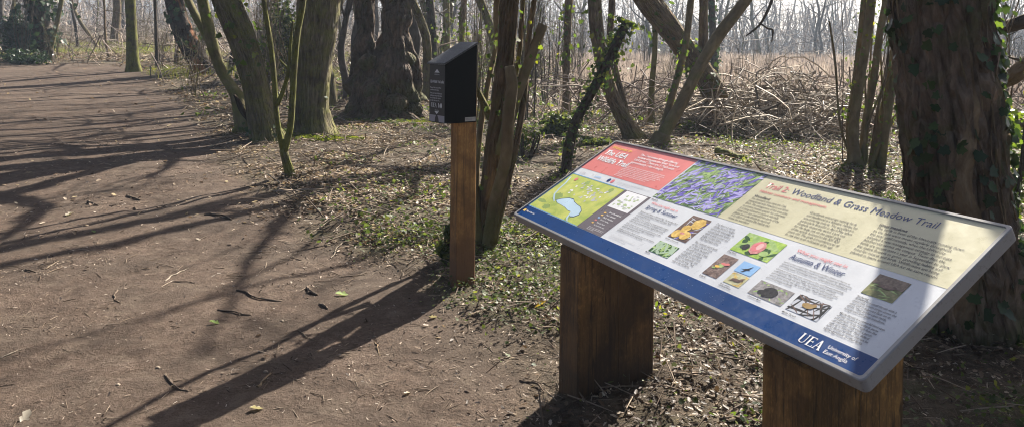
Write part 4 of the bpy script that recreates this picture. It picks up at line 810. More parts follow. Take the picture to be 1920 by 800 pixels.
# -- dark ivied tree and holly at the far left
make_tree('dark shaggy tree smothered in twigs left of the path end', [(88, 114, 24), (84, 80, 26), (76, 40, 30), (66, -20, 34)], BK_DARK, 58, top=8, amp=.01, flare=.3, seg=22, step=.15, crn=(8, 3, 2.4, 3, (3, 4)), ivy=[(0, .8, 5, 700, .22, .38, M_HOLLY)],
    stems=[([(90, 112, 9), (100, 70, 9), (112, 20, 8), (118, -20, 8)], dict(top=6, mat=BK_SMOOTH)), ([(80, 108, 8), (66, 60, 8), (50, 10, 7)], dict(top=6))])
def bush(name, label, cat, px, py, w, h, n, mat, size, seed, stems=7, deep=.8, tv=(OVAL_V, OVAL_F), grp=None):
    P = gnd(px, py); s = P[1]/FPX; rx, hz = w/2*s, h*s; g = np.random.default_rng(seed); e = empty(name, (P[0], P[1]+rx*deep*.6, P[2]), label, cat, grp)
    c = np.array([P[0], P[1]+rx*deep*.6, P[2]]); mb = MB()
    for k in range(stems):
        a = g.uniform(0, 6.28); q = c+np.array([math.cos(a)*rx*.15, math.sin(a)*rx*.15, -.05]); tip = c+np.array([math.cos(a)*rx*.7, math.sin(a)*rx*.7*deep, hz*g.uniform(.6, .95)])
        tube(mb, [[*q, .025*s*40 if False else .02], [*((q+tip)/2+g.normal(0, rx*.08, 3)), .014], [*tip, .006]], 5, .2, seed=k)
    mb.build('stem', BK_DARK, e, smooth=True)
    cl = int(max(10, n/45)); cc = g.normal(0, 1, (cl, 3)); cc /= np.linalg.norm(cc, axis=1)[:, None]; cc *= g.uniform(.35, .95, (cl, 1))
    i = g.integers(0, cl, n); v = cc[i]+g.normal(0, .17, (n, 3)); pos = c+np.column_stack([v[:, 0]*rx, v[:, 1]*rx*deep, hz*(.52+.5*v[:, 2])]); gz = H(pos[:, 0], pos[:, 1]); pos[:, 2] = np.maximum(pos[:, 2], gz+.02)
    scatter('foliage', mat, tv[0], tv[1], pos, rots(g, n, .9), g.uniform(size*.7, size*1.3, n), g.random(n), e); return e
bush('holly_bush', 'dark glossy evergreen bush at the left edge of the wood', 'bush', 26, 112, 74, 84, 2600, M_HOLLY, .17, 5)
bush('holly_bush', 'low dark evergreen growth below the glossy bush, beside the path end', 'bush', 30, 122, 110, 26, 900, M_HOLLY, .15, 6)
bush('ivy_bush', 'ivy thicket glowing green between the leaning brown trunk and the grey-green trunk', 'bush', 520, 150, 84, 160, 2800, M_IVYG, .11, 7, tv=(IVY_V, IVY_F))
bush('ivy_bush', 'low mound of ivy on the ground left of the bowed trunk', 'bush', 1050, 258, 84, 40, 900, M_IVYG, .06, 8, tv=(IVY_V, IVY_F))
bush('ivy_bush', 'small ivy clump at the foot of the bowed trunk', 'bush', 1118, 276, 60, 18, 420, M_IVYG, .06, 9, tv=(IVY_V, IVY_F))
bush('ivy_bush', 'leafy ivy clump at the foot of the leaflet post', 'bush', 838, 500, 46, 74, 190, M_IVYG, .05, 10, tv=(IVY_V, IVY_F))
bush('ivy_bush', 'bright leafy clump right of the thick ivy clad trunk', 'bush', 1905, 470, 110, 300, 520, M_IVYB, .05, 12, tv=(IVY_V, IVY_F))
bush('bramble_bush', 'leafy yellow-green bramble behind the cut back tree', 'bush', 985, 300, 80, 60, 420, M_IVYB, .06, 13)
# -- boughs at the right edge
def bough(label, ctrl, Y, mat, seed, twigs=5):
    rows = np.array([[*at(x, y, Y+d), w/2*(Y+d)/FPX] for x, y, w, d in ctrl]); g = np.random.default_rng(seed); c = rows[0]
    e = empty('fallen_bough', c[:3], label, 'bough'); mb = MB(); tube(mb, rows, 20, .05, bark_disp(.008, 5, 2.5, lump=.12, seed=seed), seed=seed); mb.build('limb', mat, e, smooth=True)
    for k in range(twigs):
        mb = MB(); q = rows[g.integers(1, len(rows))]; grow(mb, q[:3], g.normal(0, 1, 3)+[-.6, -.2, .4], .012, .8, 2, g, 4); mb.build('branch', BK_TWIG, e, smooth=True)
bough('upper dark bough reaching in behind the thick ivy clad trunk', [(1850, 60, 22, .6), (1890, 50, 22, .3), (1930, 38, 25, 0), (2060, 10, 30, 0), (2200, 60, 34, .5), (2320, 330, 40, .8), (2330, 420, 42, .8)], 6.2, BK_DARK, 3)
bough('lower pale bough slanting down behind the thick ivy clad trunk', [(1850, 158, 24, .5), (1890, 148, 28, .2), (1930, 122, 32, 0), (2050, 70, 36, 0), (2250, 120, 40, .6), (2370, 330, 44, .9), (2380, 420, 46, .9)], 6.0, BK_VINE, 4)
bough('thin low bough leaning across behind the right of the board', [(1840, 300, 16, 1), (1880, 240, 16, .6), (1930, 235, 18, .2), (2050, 260, 20, 0), (2180, 400, 22, 0)], 7.2, BK_BROWN, 5)

# ================================================================== brushwood heap
def ctempl(bend, seg=3, n=6):
    V, F = [], []
    for i in range(n):
        t = i/(n-1); x = t-.5; y = bend*(4*(t-.5)**2-1)*.25+.02*math.sin(9*t); z = .03*math.sin(5*t+1); r = .0115*(1-.7*t)+.0025
        for k in range(seg): V.append((x, y+r*math.cos(k*2*math.pi/seg), z+r*math.sin(k*2*math.pi/seg)))
    for i in range(n-1):
        for k in range(seg): F.append((i*seg+k, i*seg+(k+1) % seg, (i+1)*seg+(k+1) % seg, (i+1)*seg+k))
    return V, F
def stick_rots(g, N, el, az=None, azs=.6):
    a = g.uniform(0, 2*math.pi, N) if az is None else g.normal(az, azs, N)+np.where(g.random(N) < .5, math.pi, 0)
    e = g.normal(0, el, N); x = np.column_stack([np.cos(a)*np.cos(e), np.sin(a)*np.cos(e), np.sin(e)])
    b = g.normal(0, 1, (N, 3)); y = b-x*(b*x).sum(1)[:, None]; y /= np.linalg.norm(y, axis=1)[:, None]; return np.stack([x, y, np.cross(x, y)], -1)
HC = gnd(1490, 262); HC = np.array([HC[0]+.25, HC[1]+1.7])
def heap_pos(g, N, shell=.5):
    a = g.uniform(0, 2*math.pi, N); q = g.random(N)**.5; x = HC[0]+1.9*q*np.cos(a); y = HC[1]+1.8*q*np.sin(a)
    top = .70*(1-q**1.6)+.10; z = H(x, y)+top*g.random(N)**shell; return np.column_stack([x, y, z])
M_BRUSH = leaf_mat('brushwood', [(0, (.08, .06, .044)), (.35, (.21, .17, .125)), (.7, (.38, .32, .245)), (1, (.56, .49, .40))], 0, 1, .7, .3)
gb = np.random.default_rng(8)
for k, (bd, nn) in enumerate(((.25, 700), (.6, 500))):
    pass
def merge_scatter(name, mat, sets, rn, seed):
    objs = []; VV, FF, RR, o = [], [], [], 0
    for (tv, tf, pos, rot, sz, rd) in sets:
        tv = np.array(tv); k = len(tv); V = np.einsum('nij,nkj->nki', rot, tv[None]*np.asarray(sz)[:, None, :])+pos[:, None, :]
        F = (np.array(tf)[None]+(np.arange(len(pos))*k)[:, None, None]+o).reshape(-1, 4); VV.append(V.reshape(-1, 3)); FF.append(F); RR.append(np.repeat(rd, k)); o += len(pos)*k
    V = np.concatenate(VV); F = np.concatenate(FF); me = bpy.data.meshes.new(name); me.from_pydata(V.tolist(), [], F.tolist()); me.materials.append(mat); me.polygons.foreach_set('use_smooth', [True]*len(F))
    at_ = me.attributes.new('rnd', 'FLOAT', 'POINT'); at_.data.foreach_set('value', np.concatenate(RR).astype(np.float32)); ob = bpy.data.objects.new(name, me); COL.objects.link(ob); return ob
sets = []
for bd, nn, el, sh in ((.35, 330, .26, .6), (.9, 270, .42, .5), (1.5, 170, .55, .35), (-.8, 170, .4, .4)):
    tv, tf = ctempl(bd); pos = heap_pos(gb, nn, sh); l = gb.uniform(.4, 1.6, nn); sets.append((tv, tf, pos, stick_rots(gb, nn, el), np.column_stack([l, l, l*gb.uniform(.8, 1.2, nn)]), gb.random(nn)))
tv, tf = ctempl(1.2); nn = 260; a_ = gb.uniform(0, 6.28, nn); pos = np.column_stack([HC[0]+gb.normal(0, 1.5, nn), HC[1]+gb.normal(-.3, 1.3, nn), np.zeros(nn)]); pos[:, 2] = H(pos[:, 0], pos[:, 1])+gb.uniform(.05, 1.05, nn)*np.exp(-((pos[:, 0]-HC[0])/1.8)**2); l = gb.uniform(.5, 1.5, nn)
sets.append((tv, tf, pos, stick_rots(gb, nn, .7), np.column_stack([l, l, l])*.9, gb.random(nn)))
o = merge_scatter('brushwood_heap', M_BRUSH, sets, None, 1)
tag(o, 'tangled heap of cut brushwood behind the middle of the board', 'brushwood', kind='stuff')
def stick(name, label, cat, A, B, r, mat, seed, group=None, sag=.08, lift=None, ends=True):
    g = np.random.default_rng(seed); A, B = np.asarray(A, float), np.asarray(B, float); Ln = np.linalg.norm(B-A); pts = []
    n = 7; off = np.zeros(3); cur = g.normal(0, sag*Ln, 3); cur[2] *= .3
    for i in range(n):
        t = i/(n-1); q = A+(B-A)*t+cur*math.sin(math.pi*t)+g.normal(0, Ln*.018, 3)
        if lift is not None: q[2] = float(H(q[0], q[1]))+r*.75+lift*math.sin(math.pi*t)
        pts.append([*q, r*(1-.5*t)*g.uniform(.7, 1.2)])
    mb = MB(); tube(mb, pts, 9, max(.008, Ln/24), bark_disp(r*.22, 2, 60, seed=seed), seed=seed); b = np.array(pts[0][:3])
    if cat == 'twig' and Ln > .1 and seed % 3 != 0:
        i = int(g.integers(2, 5)); s_ = np.array(pts[i]); d = (B-A)/Ln; sd = np.array([-d[1], d[0], .15])*g.choice([-1, 1]); q = s_[:3]+(d*.6+sd*.7)*Ln*g.uniform(.15, .3); tube(mb, [[*s_[:3], s_[3]*.6], [*((s_[:3]+q)/2+g.normal(0, .004, 3)), s_[3]*.5], [*q, s_[3]*.25]], 6, None, seed=seed)
    return tag(mb.build(name, mat, None, smooth=True, origin=b), label, cat, group)
for k in range(34):
    p = heap_pos(gb, 1, .18)[0]; p[1] -= .25*gb.random(); a = gb.normal(0, .8); d = np.array([math.cos(a), math.sin(a)*.6, gb.normal(0, .3)]); l = gb.uniform(.45, 1.0)
    stick('cut_branch', 'bleached cut branch lying on the brushwood heap', 'branch', p-d*l*.5, p+d*l*.5, gb.uniform(.010, .018), BK_PALE, 900+k, 'bleached branches on the brushwood heap', .09)
def glog(label, a, b, w, mat, seed, group='logs lying behind the board'):
    A, B = gnd(*a), gnd(*b); stick('log', label, 'log', A, B, w/2*A[1]/FPX, mat, seed, group, .03, 0.0)
glog('dark log lying left of the brushwood heap, nearest the leaning trunk', (1292, 258), (1398, 262), 13, BK_DARK, 31)
glog('short mossy log just behind the top edge of the board', (1345, 290), (1398, 302), 16, BK_MOSS, 32)
glog('thin bleached log running left from the brushwood heap', (1250, 276), (1372, 272), 6, BK_BROWN, 33)
glog('pale rotten log among the leaves left of the forked tree', (1130, 208), (1180, 196), 10, BK_PALE, 34)
for i, (px, py, h, w) in enumerate(((1415, 160, 30, 10), (1452, 158, 34, 6), (1462, 156, 22, 7), (1490, 158, 26, 12))):
    P = gnd(px, py); r = w/2*P[1]/FPX; mb = MB(); tube(mb, [[P[0], P[1], P[2]-.1, r*1.1], [P[0]+.02, P[1], P[2]+h*.5*P[1]/FPX, r], [P[0]+.05, P[1], P[2]+h*P[1]/FPX, r*.55]], 12, .1, bark_disp(.02, 4, 3, lump=.3, seed=i), seed=i)
    tag(mb.build('tree_stump', BK_ROT, None, True, origin=P), ['broken russet stump leftmost in the meadow', 'thin straight stake standing beside the russet stump', 'short leaning stump right of the thin stake', 'wide jagged stump above the brushwood heap'][i], 'stump', 'broken stumps in the meadow')
# ================================================================== trees further off: a few kinds, copied
def kind_tree(seed, h, r, lean, n, z0, Ln, depth, mat, kids=(3, 4)):
    g = np.random.default_rng(seed); rows = [[0, 0, -.25, r*1.25], [0, 0, .0, r*1.15], [lean*.06, 0, .5, r]]
    for k in range(1, 9): rows.append([lean*h*(k/8)*.5+g.normal(0, .10), g.normal(0, .10), .5+(h-.5)*k/8, r*(1-.78*k/8)])
    rows = np.array(rows); e = empty('tree', (0, 0, 0), 'x', 'tree'); mb = MB(); tube(mb, rows, 10, .35, bark_disp(r*.06, 4, 1.5, .3, 4, .25, seed=seed), seed=seed); mb.build('trunk', mat, e, smooth=True)
    crown(rows, g, n, z0, Ln, depth, kids).build('crown', BK_FAR, e, smooth=True); return e
KINDS = [kind_tree(201, 11, .18, .05, 10, 2.5, 3.0, 3, BK_FAR), kind_tree(202, 9, .12, .12, 9, 1.6, 2.4, 3, BK_FAR), kind_tree(203, 13, .24, -.06, 11, 3.5, 3.6, 3, BK_BROWN), kind_tree(204, 8, .08, -.15, 9, 1.2, 1.9, 3, BK_SMOOTH), kind_tree(205, 10, .13, .35, 9, 2.2, 2.6, 3, BK_GREY)]
def kind_shrub(seed, n, h, sp, leaves=0):
    g = np.random.default_rng(seed); mb = MB(); e = empty('coppice_shrub', (0, 0, 0), 'x', 'shrub')
    for k in range(n):
        a = g.uniform(0, 6.28); q = g.uniform(.05, .3); t = np.array([math.cos(a)*sp*g.uniform(.2, 1), math.sin(a)*sp*g.uniform(.2, 1), h*g.uniform(.6, 1.1)]); b = np.array([math.cos(a)*q, math.sin(a)*q, -.1])
        r = g.uniform(.008, .026); m_ = b+(t-b)*.5+g.normal(0, .12, 3)-np.array([math.cos(a), math.sin(a), 0])*.12*sp
        rows = spline(np.array([[*b, r], [*m_, r*.75], [*t, r*.3]]), .35); tube(mb, rows, 5, None, seed=k)
        for j in range(4):
            i = g.integers(len(rows)//3, len(rows)-1); d = g.normal(0, 1, 3); d[2] = abs(d[2])*.6+.3; grow(mb, rows[i][:3], d, r*.4, g.uniform(.4, .9), 1, g, 3, (1, 3))
        mb.build('stems', [BK_HAZEL, BK_TWIG][seed % 2], e, smooth=True)
    if leaves:
        V = np.concatenate(mb.V); V = V[(V[:, 2] > .3)]; i = g.integers(0, len(V), leaves); scatter('foliage', M_IVYB, OVAL_V, OVAL_F, V[i]+g.normal(0, .05, (leaves, 3)), rots(g, leaves, .9), g.uniform(.035, .075, leaves), g.random(leaves), e)
    return e
SHRUBS = [kind_shrub(301, 16, 4.2, .8), kind_shrub(302, 12, 3.0, 1.0), kind_shrub(303, 20, 5.0, .7), kind_shrub(304, 9, 2.2, 1.1)]
LEAFY = [kind_shrub(305, 11, 4.2, .7, 260), kind_shrub(306, 8, 3.0, .9, 220)]
used_kinds = set()
def place(protos, idx, x, y, rz, sc, label, group):
    p = protos[idx]; loc = (x, y, float(H(x, y)))
    if p.name not in used_kinds: used_kinds.add(p.name); p.location = loc; p.rotation_euler = (0, 0, rz); p.scale = (sc,)*3; p['label'] = label; p['group'] = group; return p
    return dup(p, loc, rz, sc, label, group)
gp = np.random.default_rng(12); done = []
def field_of(protos, n, pxr, Yr, sc, label, group, mind=1.2, avoid=(), pw=1.0, pick=None):
    k = tries = 0
    while k < n and tries < n*60:
        tries += 1; Y = Yr[0]+(Yr[1]-Yr[0])*gp.random()**pw; px = gp.uniform(*pxr); x = (px-CX)/FPX*Y
        if any(a <= px <= b and c <= Y <= d for a, b, c, d in avoid) or float(pathmask(x, Y)) > .15: continue
        if any((x-u)**2+(Y-v)**2 < mind**2 for u, v in done): continue
        done.append((x, Y)); i = int(gp.choice(pick)) if pick else int(gp.integers(len(protos))); place(protos, i, x, Y, gp.uniform(0, 6.28), gp.uniform(*sc), label, group); k += 1
for q in ((717, 15.9), (590, 13), (500, 12.3)): done.append(((q[0]-CX)/FPX*q[1], q[1]))
field_of(KINDS, 26, (-120, 620), (27, 75), (.7, 1.15), 'bare tree on the wooded bank beyond the end of the path', 'bare trees on the bank beyond the path', 1.6, [(200, 300, 0, 40), (0, 240, 0, 34)])
field_of(KINDS, 15, (600, 1010), (20, 55), (.6, 1.1), 'bare tree deep in the wood behind the leaflet post', 'bare trees deep in the wood behind the post', 1.5, pick=[0, 1, 1, 3, 3, 4])
field_of(KINDS, 75, (1000, 2080), (54, 160), (.75, 1.4), 'hazy bare tree along the far side of the meadow', 'bare trees across the meadow', 1.2, pick=[0, 1, 1, 3, 3, 4, 2], pw=.8)
field_of(KINDS, 9, (600, 830), (17.5, 30), (.7, 1.1), 'bare tree behind the old burry tree', 'bare trees close behind the burry tree', 1.2, pick=[0, 1, 4])
field_of(SHRUBS, 12, (330, 660), (19, 40), (.7, 1.1), 'clump of thin bare stems behind the left hand trunks', 'clumps of thin stems behind the left hand trunks', 1.0, [(560, 800, 0, 18.5)])
field_of(LEAFY, 3, (880, 1050), (10, 17), (.6, .9), 'clump of slim stems with sprouting yellow-green leaves behind the post', 'leafing clumps of stems behind the post', .8)
field_of(SHRUBS, 8, (850, 1080), (14, 34), (.6, 1.1), 'clump of thin bare stems in the thicket behind the leaflet post', 'clumps of thin stems behind the post', 1.0, pick=[0, 1, 2])
field_of(SHRUBS, 7, (1080, 1340), (19, 42), (.45, .8), 'clump of thin bare stems at the near edge of the meadow', 'clumps of thin stems at the meadow edge', 1.2)
field_of(SHRUBS, 12, (-60, 330), (28, 50), (.5, .9), 'clump of thin bare stems on the bank left of the mossy trunk', 'clumps of thin stems on the bank', 1.2, [(0, 250, 0, 31)])
field_of(SHRUBS, 16, (1060, 1700), (24, 62), (.35, .6), 'low twiggy scrub bush standing in the reeds of the meadow', 'scrub bushes in the meadow', 1.5)
field_of(SHRUBS, 5, (1680, 1990), (15, 38), (.5, .9), 'clump of thin bare stems behind the thick ivy clad trunk', 'clumps of thin stems behind the ivy clad trunk', 1.2)
# three slanting thin trees on the bank, seen past the mossy trunk
for i, (c, lab_) in enumerate((([(146, 88, 5), (141, 50, 5), (132, 0, 4), (128, -20, 4)], 'thin dark upright tree on the bank left of the mossy trunk'), ([(182, 88, 6), (168, 66, 6), (152, 44, 6), (140, 20, 5), (128, -20, 4)], 'slanting pale tree on the bank left of the mossy trunk'), ([(204, 110, 5), (198, 70, 4), (196, 20, 4), (194, -20, 4)], 'twiggy young tree right of the slanting pale tree'), ([(295, 128, 7), (293, 70, 6), (290, -20, 6)], 'dark upright tree between the mossy trunk and the broken trunk'), ([(330, 125, 8), (332, 70, 7), (328, -20, 7)], 'pale slim tree beside the broken leaning trunk'), ([(838, 150, 14), (838, 60, 13), (836, -20, 13)], 'dark slim trunk directly behind the black box'), ([(868, 170, 13), (866, 60, 12), (872, -20, 12)], 'brown slim trunk right behind the black box'), ([(815, 165, 15), (812, 70, 15), (803, -20, 15)], 'ivy-dark trunk left behind the black box'))):
    make_tree(lab_, c, [BK_DARK, BK_HAZEL, BK_BROWN, BK_DARK, BK_HAZEL, BK_SMOOTH, BK_BROWN, BK_DARK][i], 120+i, top=8, amp=.006, flare=.3, seg=14, step=.2, crn=(7, 2.6, 2.2, 2), ivy=[(0, .5, 3.5, 110, .12, .16, M_IVYB if i == 6 else M_IVYG)] if i > 4 else [])

# ================================================================== ground cover nobody could count
gl = np.random.default_rng(21)
def sample(n, xr, yr, acc, g=gl):
    X, Y = [], []; tot = 0
    while tot < n:
        x = g.uniform(*xr, n); y = yr[0]+(yr[1]-yr[0])*g.random(n)**1.25; k = g.random(n) < acc(x, y)
        inview = np.abs(x-.05*y) < .75*y+1.0; k &= inview; X.append(x[k]); Y.append(y[k]); tot += k.sum()
    return np.concatenate(X)[:n], np.concatenate(Y)[:n]
def ground_scatter(zones, mat, tv, tf, tilt, acc, parts, name, label, cat, zr, pw=1.0, flatten=1.0, bases=()):
    pos, rot, siz, rn = [], [], [], []
    for n, xr, yr, s0, s1 in zones:
        x, y = sample(n, xr, yr, acc); pos.append(np.column_stack([x, y, H(x, y)+gl.uniform(*zr, n)*(1+.04*y)])); rot.append(rots(gl, n, tilt)); siz.append(s0+(s1-s0)*gl.random(n)**1.7); rn.append(gl.random(n)**(pw if s1 < .05 else min(pw, .85)))
    for (bx, by, br) in bases:
        if by > 20: continue
        n = int(90+420*br); a = gl.uniform(0, 6.28, n); d = br*1.0+gl.random(n)**1.6*(.10+1.3*br); x, y = bx+d*np.cos(a), by+d*np.sin(a); k = by/9
        pos.append(np.column_stack([x, y, H(x, y)+gl.uniform(.0, .07, n)*np.exp(-(d-br)/.12)+.004])); rot.append(rots(gl, n, tilt*1.3)); siz.append(gl.uniform(.018, .05, n)*max(.7, min(1.2, k))); rn.append(gl.random(n))
    siz = np.concatenate(siz); o = scatter(name, mat, tv, tf, np.concatenate(pos), np.concatenate(rot), np.column_stack([siz, siz*.9, siz*flatten]), np.concatenate(rn))
    return tag(o, label, cat, kind='stuff')
litter_acc = lambda x, y: np.clip((1-pathmask(x, y, .42*(y < 9)))**1.4*(.08+1.1*sstep(-.35, .4, fbm(x*1.3, y*1.3, 0, 33, 3)))+.012, 0, 1)
ground_scatter([(21000, (-1.5, 6), (1.6, 6.5), .012, .044), (62000, (-7, 11), (6, 15), .024, .066), (62000, (-22, 26), (14, 42), .045, .12), (9000, (-45, 10), (24, 60), .12, .22)], M_LITTER, LEAF_V, LEAF_F, .30, litter_acc, 1, 'leaf_litter', 'dry dead leaves strewn between the trees', 'leaf litter', (.002, .022), 2.3, 1.0, BASES)
ivy_acc = lambda x, y: np.clip((1-pathmask(x, y, .3))**1.6*(.06*(y < 7)+sstep(-.05, .5, fbm(x*.8+4, y*.8, 0, 51, 3)))*sstep(-2.5, .5, x+.25*(y-5)), 0, 1)
ground_scatter([(24000, (-1.2, 6), (1.6, 6.5), .010, .031), (8000, (-5, 11), (6, 15), .024, .055), (9000, (-22, 26), (14, 40), .06, .13)], M_IVYG, IVY_V, IVY_F, .5, ivy_acc, 1, 'ivy_ground_cover', 'small green leaves creeping through the leaf litter', 'ground cover', (.012, .06), 1.0, 1.0)
yel_acc = lambda x, y: np.clip((1-pathmask(x, y))*sstep(.25, .7, fbm(x*1.4+9, y*1.4, 0, 57, 2)), 0, 1)
ground_scatter([(900, (.2, 5), (2.2, 6.5), .022, .045), (3600, (-1, 10), (5.5, 16), .03, .06), (4500, (-26, 20), (15, 42), .07, .15)], M_IVYB, OVAL_V, OVAL_F, .7, yel_acc, 1, 'sprouting_weeds', 'bright yellow-green sprouting weeds in the leaf litter', 'weeds', (.02, .08), 1.0, 1.0)
path_acc = lambda x, y: np.clip(.16+.55*sstep(-.2, .7, fbm(x*1.6, y*1.6, 0, 71, 3))+.3*(1-pathmask(x, y)), 0, 1)
ground_scatter([(26000, (-4.2, 3.5), (1.5, 6), .007, .026), (22000, (-7, 5), (5, 12), .012, .036)], M_CHIP, CHIP_V, CHIP_F, .35, path_acc, 1, 'path_debris', 'scattered bark chips and crumbs of leaf on the bare path', 'debris', (.001, .009), 1.5, 1.0)
ground_scatter([(3600, (-4.2, 3.5), (1.5, 6), .025, .10), (3200, (-7, 8), (5, 13), .05, .17)], M_TWIGS, STICK_V, STICK_F, .12, path_acc, 1, 'twig_debris', 'fine broken twigs scattered over the path', 'twigs', (.002, .008), 1.4, 1.0)
wt = lambda x, y: np.clip(1-pathmask(x, y), 0, 1)
ground_scatter([(2600, (-1, 6), (1.8, 6.5), .05, .22), (4200, (-5, 11), (6, 15), .12, .5), (3600, (-20, 22), (14, 36), .3, 1.0)], M_TWIGS, STICK_V, STICK_F, .22, wt, 1, 'fallen_twigs', 'thin dead twigs tangled in the leaf litter', 'twigs', (.008, .05), 1.0, .6)
# grass on the bank and in the clearing
ga = lambda x, y: np.clip((1-pathmask(x, y))*sstep(.0, .5, fbm(x*.35, y*.35, 0, 81, 2)), 0, 1)
ground_scatter([(20000, (-36, -6), (26, 48), .14, .36), (3000, (2, 16), (9, 18), .06, .16)], M_GRASS, BLADE_V, BLADE_F, .3, ga, 1, 'grass_tufts', 'short fresh grass on the woodland floor by the path end', 'grass', (0, .01), 1.0, 1.0)
# dead reeds, nettles and brambles of the meadow
def meadow():
    n = 30000; x, y = sample(n, (-1, 62), (16, 80), lambda x, y: np.clip(sstep(-.5, 3, x-.05*y)*(.35+.65*sstep(-.3, .4, fbm(x*.35, y*.35, 0, 91, 2))), 0, 1)); g = gl
    h = g.uniform(.55, 1.45, n)*(.75+.25*vnoise(x*.4, y*.4, 0, 5)); w = (1+.05*y)
    o = scatter('dead_reeds', M_REED, BLADE_V, BLADE_F, np.column_stack([x, y, H(x, y)-.02]), rots(g, n, .16), np.column_stack([w*.8, h, h]), np.clip(.5*g.random(n)+.5*(.5+.9*vnoise(x*.5, y*.3, 0, 44)), 0, 1)); tag(o, 'pale dead reeds and nettles filling the meadow', 'reeds', kind='stuff')
    tv, tf = ctempl(.9, 3, 6); m = 1900; x, y = sample(m, (-2, 30), (14.0, 40), lambda x, y: sstep(-.5, 2.2, x-.03*y)*(.12+.88*sstep(24, 17, y))*np.where((x-HC[0])**2+(y-HC[1])**2 < 2.2**2, 0, 1)); 
    o = scatter('bramble_thicket', M_BRAM, tv, tf, np.column_stack([x, y, H(x, y)+g.uniform(.05, .60, m)]), stick_rots(g, m, .5), np.column_stack([g.uniform(.6, 1.7, m)]*3)*np.array([1, 1, 1]), g.random(m), smooth=True); tag(o, 'brown arching bramble stems at the edge of the meadow', 'brambles', kind='stuff')
    m = 1800; x, y = sample(m, (-36, 4), (25, 58), lambda x, y: (1-pathmask(x, y))*sstep(2, -2, x-.05*y)); 
    o = scatter('undergrowth', M_BRAM, tv, tf, np.column_stack([x, y, H(x, y)+g.uniform(.02, .9, m)]), stick_rots(g, m, .7), np.column_stack([g.uniform(.6, 2.2, m)]*3), g.random(m), smooth=True); tag(o, 'brown twiggy undergrowth among the far trees', 'undergrowth', kind='stuff')
M_BRAM = leaf_mat('bramble_stems', [(0, (.09, .066, .054)), (.5, (.22, .175, .145)), (1, (.42, .35, .285))], 0, 1, .8, .2)
meadow()
def far_wood():
    g = gl; n = 1300; y = g.uniform(105, 210, n); x = g.uniform(-1.0, 1.0, n)*y*.85; h = g.uniform(3, 11, n); tv, tf = ctempl(.12, 3, 5)
    a = rots(g, n, .12); R2 = np.stack([a[:, :, 2], a[:, :, 0], a[:, :, 1]], -1)
    o = scatter('far_wood', M_BRAM, tv, tf, np.column_stack([x, y, H(x, y)+h*.48]), R2, np.column_stack([h, h*2.0, h*2.0]), g.random(n)); tag(o, 'distant bare wood fading into haze beyond the meadow', 'wood', kind='stuff')
    n = 24000; y = 62+128*g.random(n)**.8; x = g.uniform(-1.0, 1.0, n)*y*.85; h = g.uniform(1.0, 3.6, n)
    o = scatter('far_undergrowth', M_BRAM, tv, tf, np.column_stack([x, y, H(x, y)+.2+(.075*y)*np.clip((y-50)/40, .15, 1)*g.random(n)**1.3]), stick_rots(g, n, .8), np.column_stack([h, h, h]), g.random(n)); tag(o, 'distant tangle of twigs and scrub below the far trees', 'scrub', kind='stuff')
far_wood()

# ================================================================== loose twigs and leaves one can point to on the path
TW = [((307, 528), (352, 503), 5, BK_PALE, 'pale straight twig lying across the middle of the path'), ((322, 529), (368, 531), 4, BK_STICK, 'dark thin twig just below the pale straight twig'), ((448, 546), (528, 566), 8, BK_STICK, 'thick forked-looking twig with rough bark right of the pale straight twig'), ((408, 582), (471, 592), 7, BK_STICK, 'brown straight twig below the thick rough twig'),
      ((573, 541), (594, 555), 13, BK_STICK, 'short stout piece of bark nearest the leaflet post shadow'), ((599, 571), (615, 580), 10, BK_STICK, 'small dark chunk of wood below the stout piece of bark'), ((482, 727), (507, 699), 9, BK_VINE, 'curved hook of bark lying in the shadow of the post'), ((311, 703), (352, 734), 8, BK_STICK, 'brown rough stick left of the shadow of the box'),
      ((386, 404), (434, 413), 8, BK_STICK, 'brown bent twig in the shade left of the ivy ground cover'), ((240, 368), (262, 377), 9, BK_STICK, 'brown lump of bark highest of the two in the tree shadow'), ((166, 381), (185, 387), 9, BK_STICK, 'brown lump of bark at the left in the tree shadow'), ((620, 485), (641, 455), 5, BK_PALE, 'pale twig pointing away at the edge of the leaf litter'),
      ((48, 506), (67, 511), 7, BK_STICK, 'short dark twig near the left edge of the path'), ((221, 545), (226, 571), 5, BK_STICK, 'small crooked upright-pointing twig on the path'), ((85, 505), (112, 489), 4, BK_TWIG, 'thin curling twig left of the crooked twig'), ((2, 672), (42, 655), 5, BK_PALE, 'pale twig at the left edge of the path'), ((205, 387), (221, 386), 4, BK_STICK, 'tiny dark twig beside the brown lump of bark'),
      ((700, 640), (712, 668), 5, BK_VINE, 'small twig right of the post shadow'), ((975, 716), (1022, 735), 7, BK_STICK, 'brown twig at the edge of the litter left of the left leg'), ((880, 560), (930, 570), 6, BK_STICK, 'twig in the litter at the foot of the leaflet post'), ((936, 543), (962, 556), 7, BK_STICK, 'small dark twig between the post and the left leg'), ((1350, 788), (1426, 798), 15, BK_STICK, 'thick round stick in front of the right leg'),
      ((1222, 610), (1300, 620), 9, BK_STICK, 'rough brown stick beside the left leg under the board'), ((1264, 656), (1402, 670), 8, BK_STICK, 'long dark stick lying between the two legs'), ((1296, 640), (1330, 618), 8, BK_STICK, 'short dark stick above the long stick between the legs'), ((1100, 728), (1135, 735), 11, BK_VINE, 'curled piece of bark at the foot of the left leg'), ((560, 620), (600, 640), 4, BK_TWIG, 'thin twig at the upper edge of the box shadow'), ((640, 520), (690, 512), 4, BK_TWIG, 'thin twig near the edge of the litter left of the post'), ((470, 350), (520, 352), 5, BK_STICK, 'twig at the foot of the forked sapling'), ((590, 240), (640, 262), 6, BK_PALE, 'bleached stick right of the mossy foot of the grey-green trunk')]
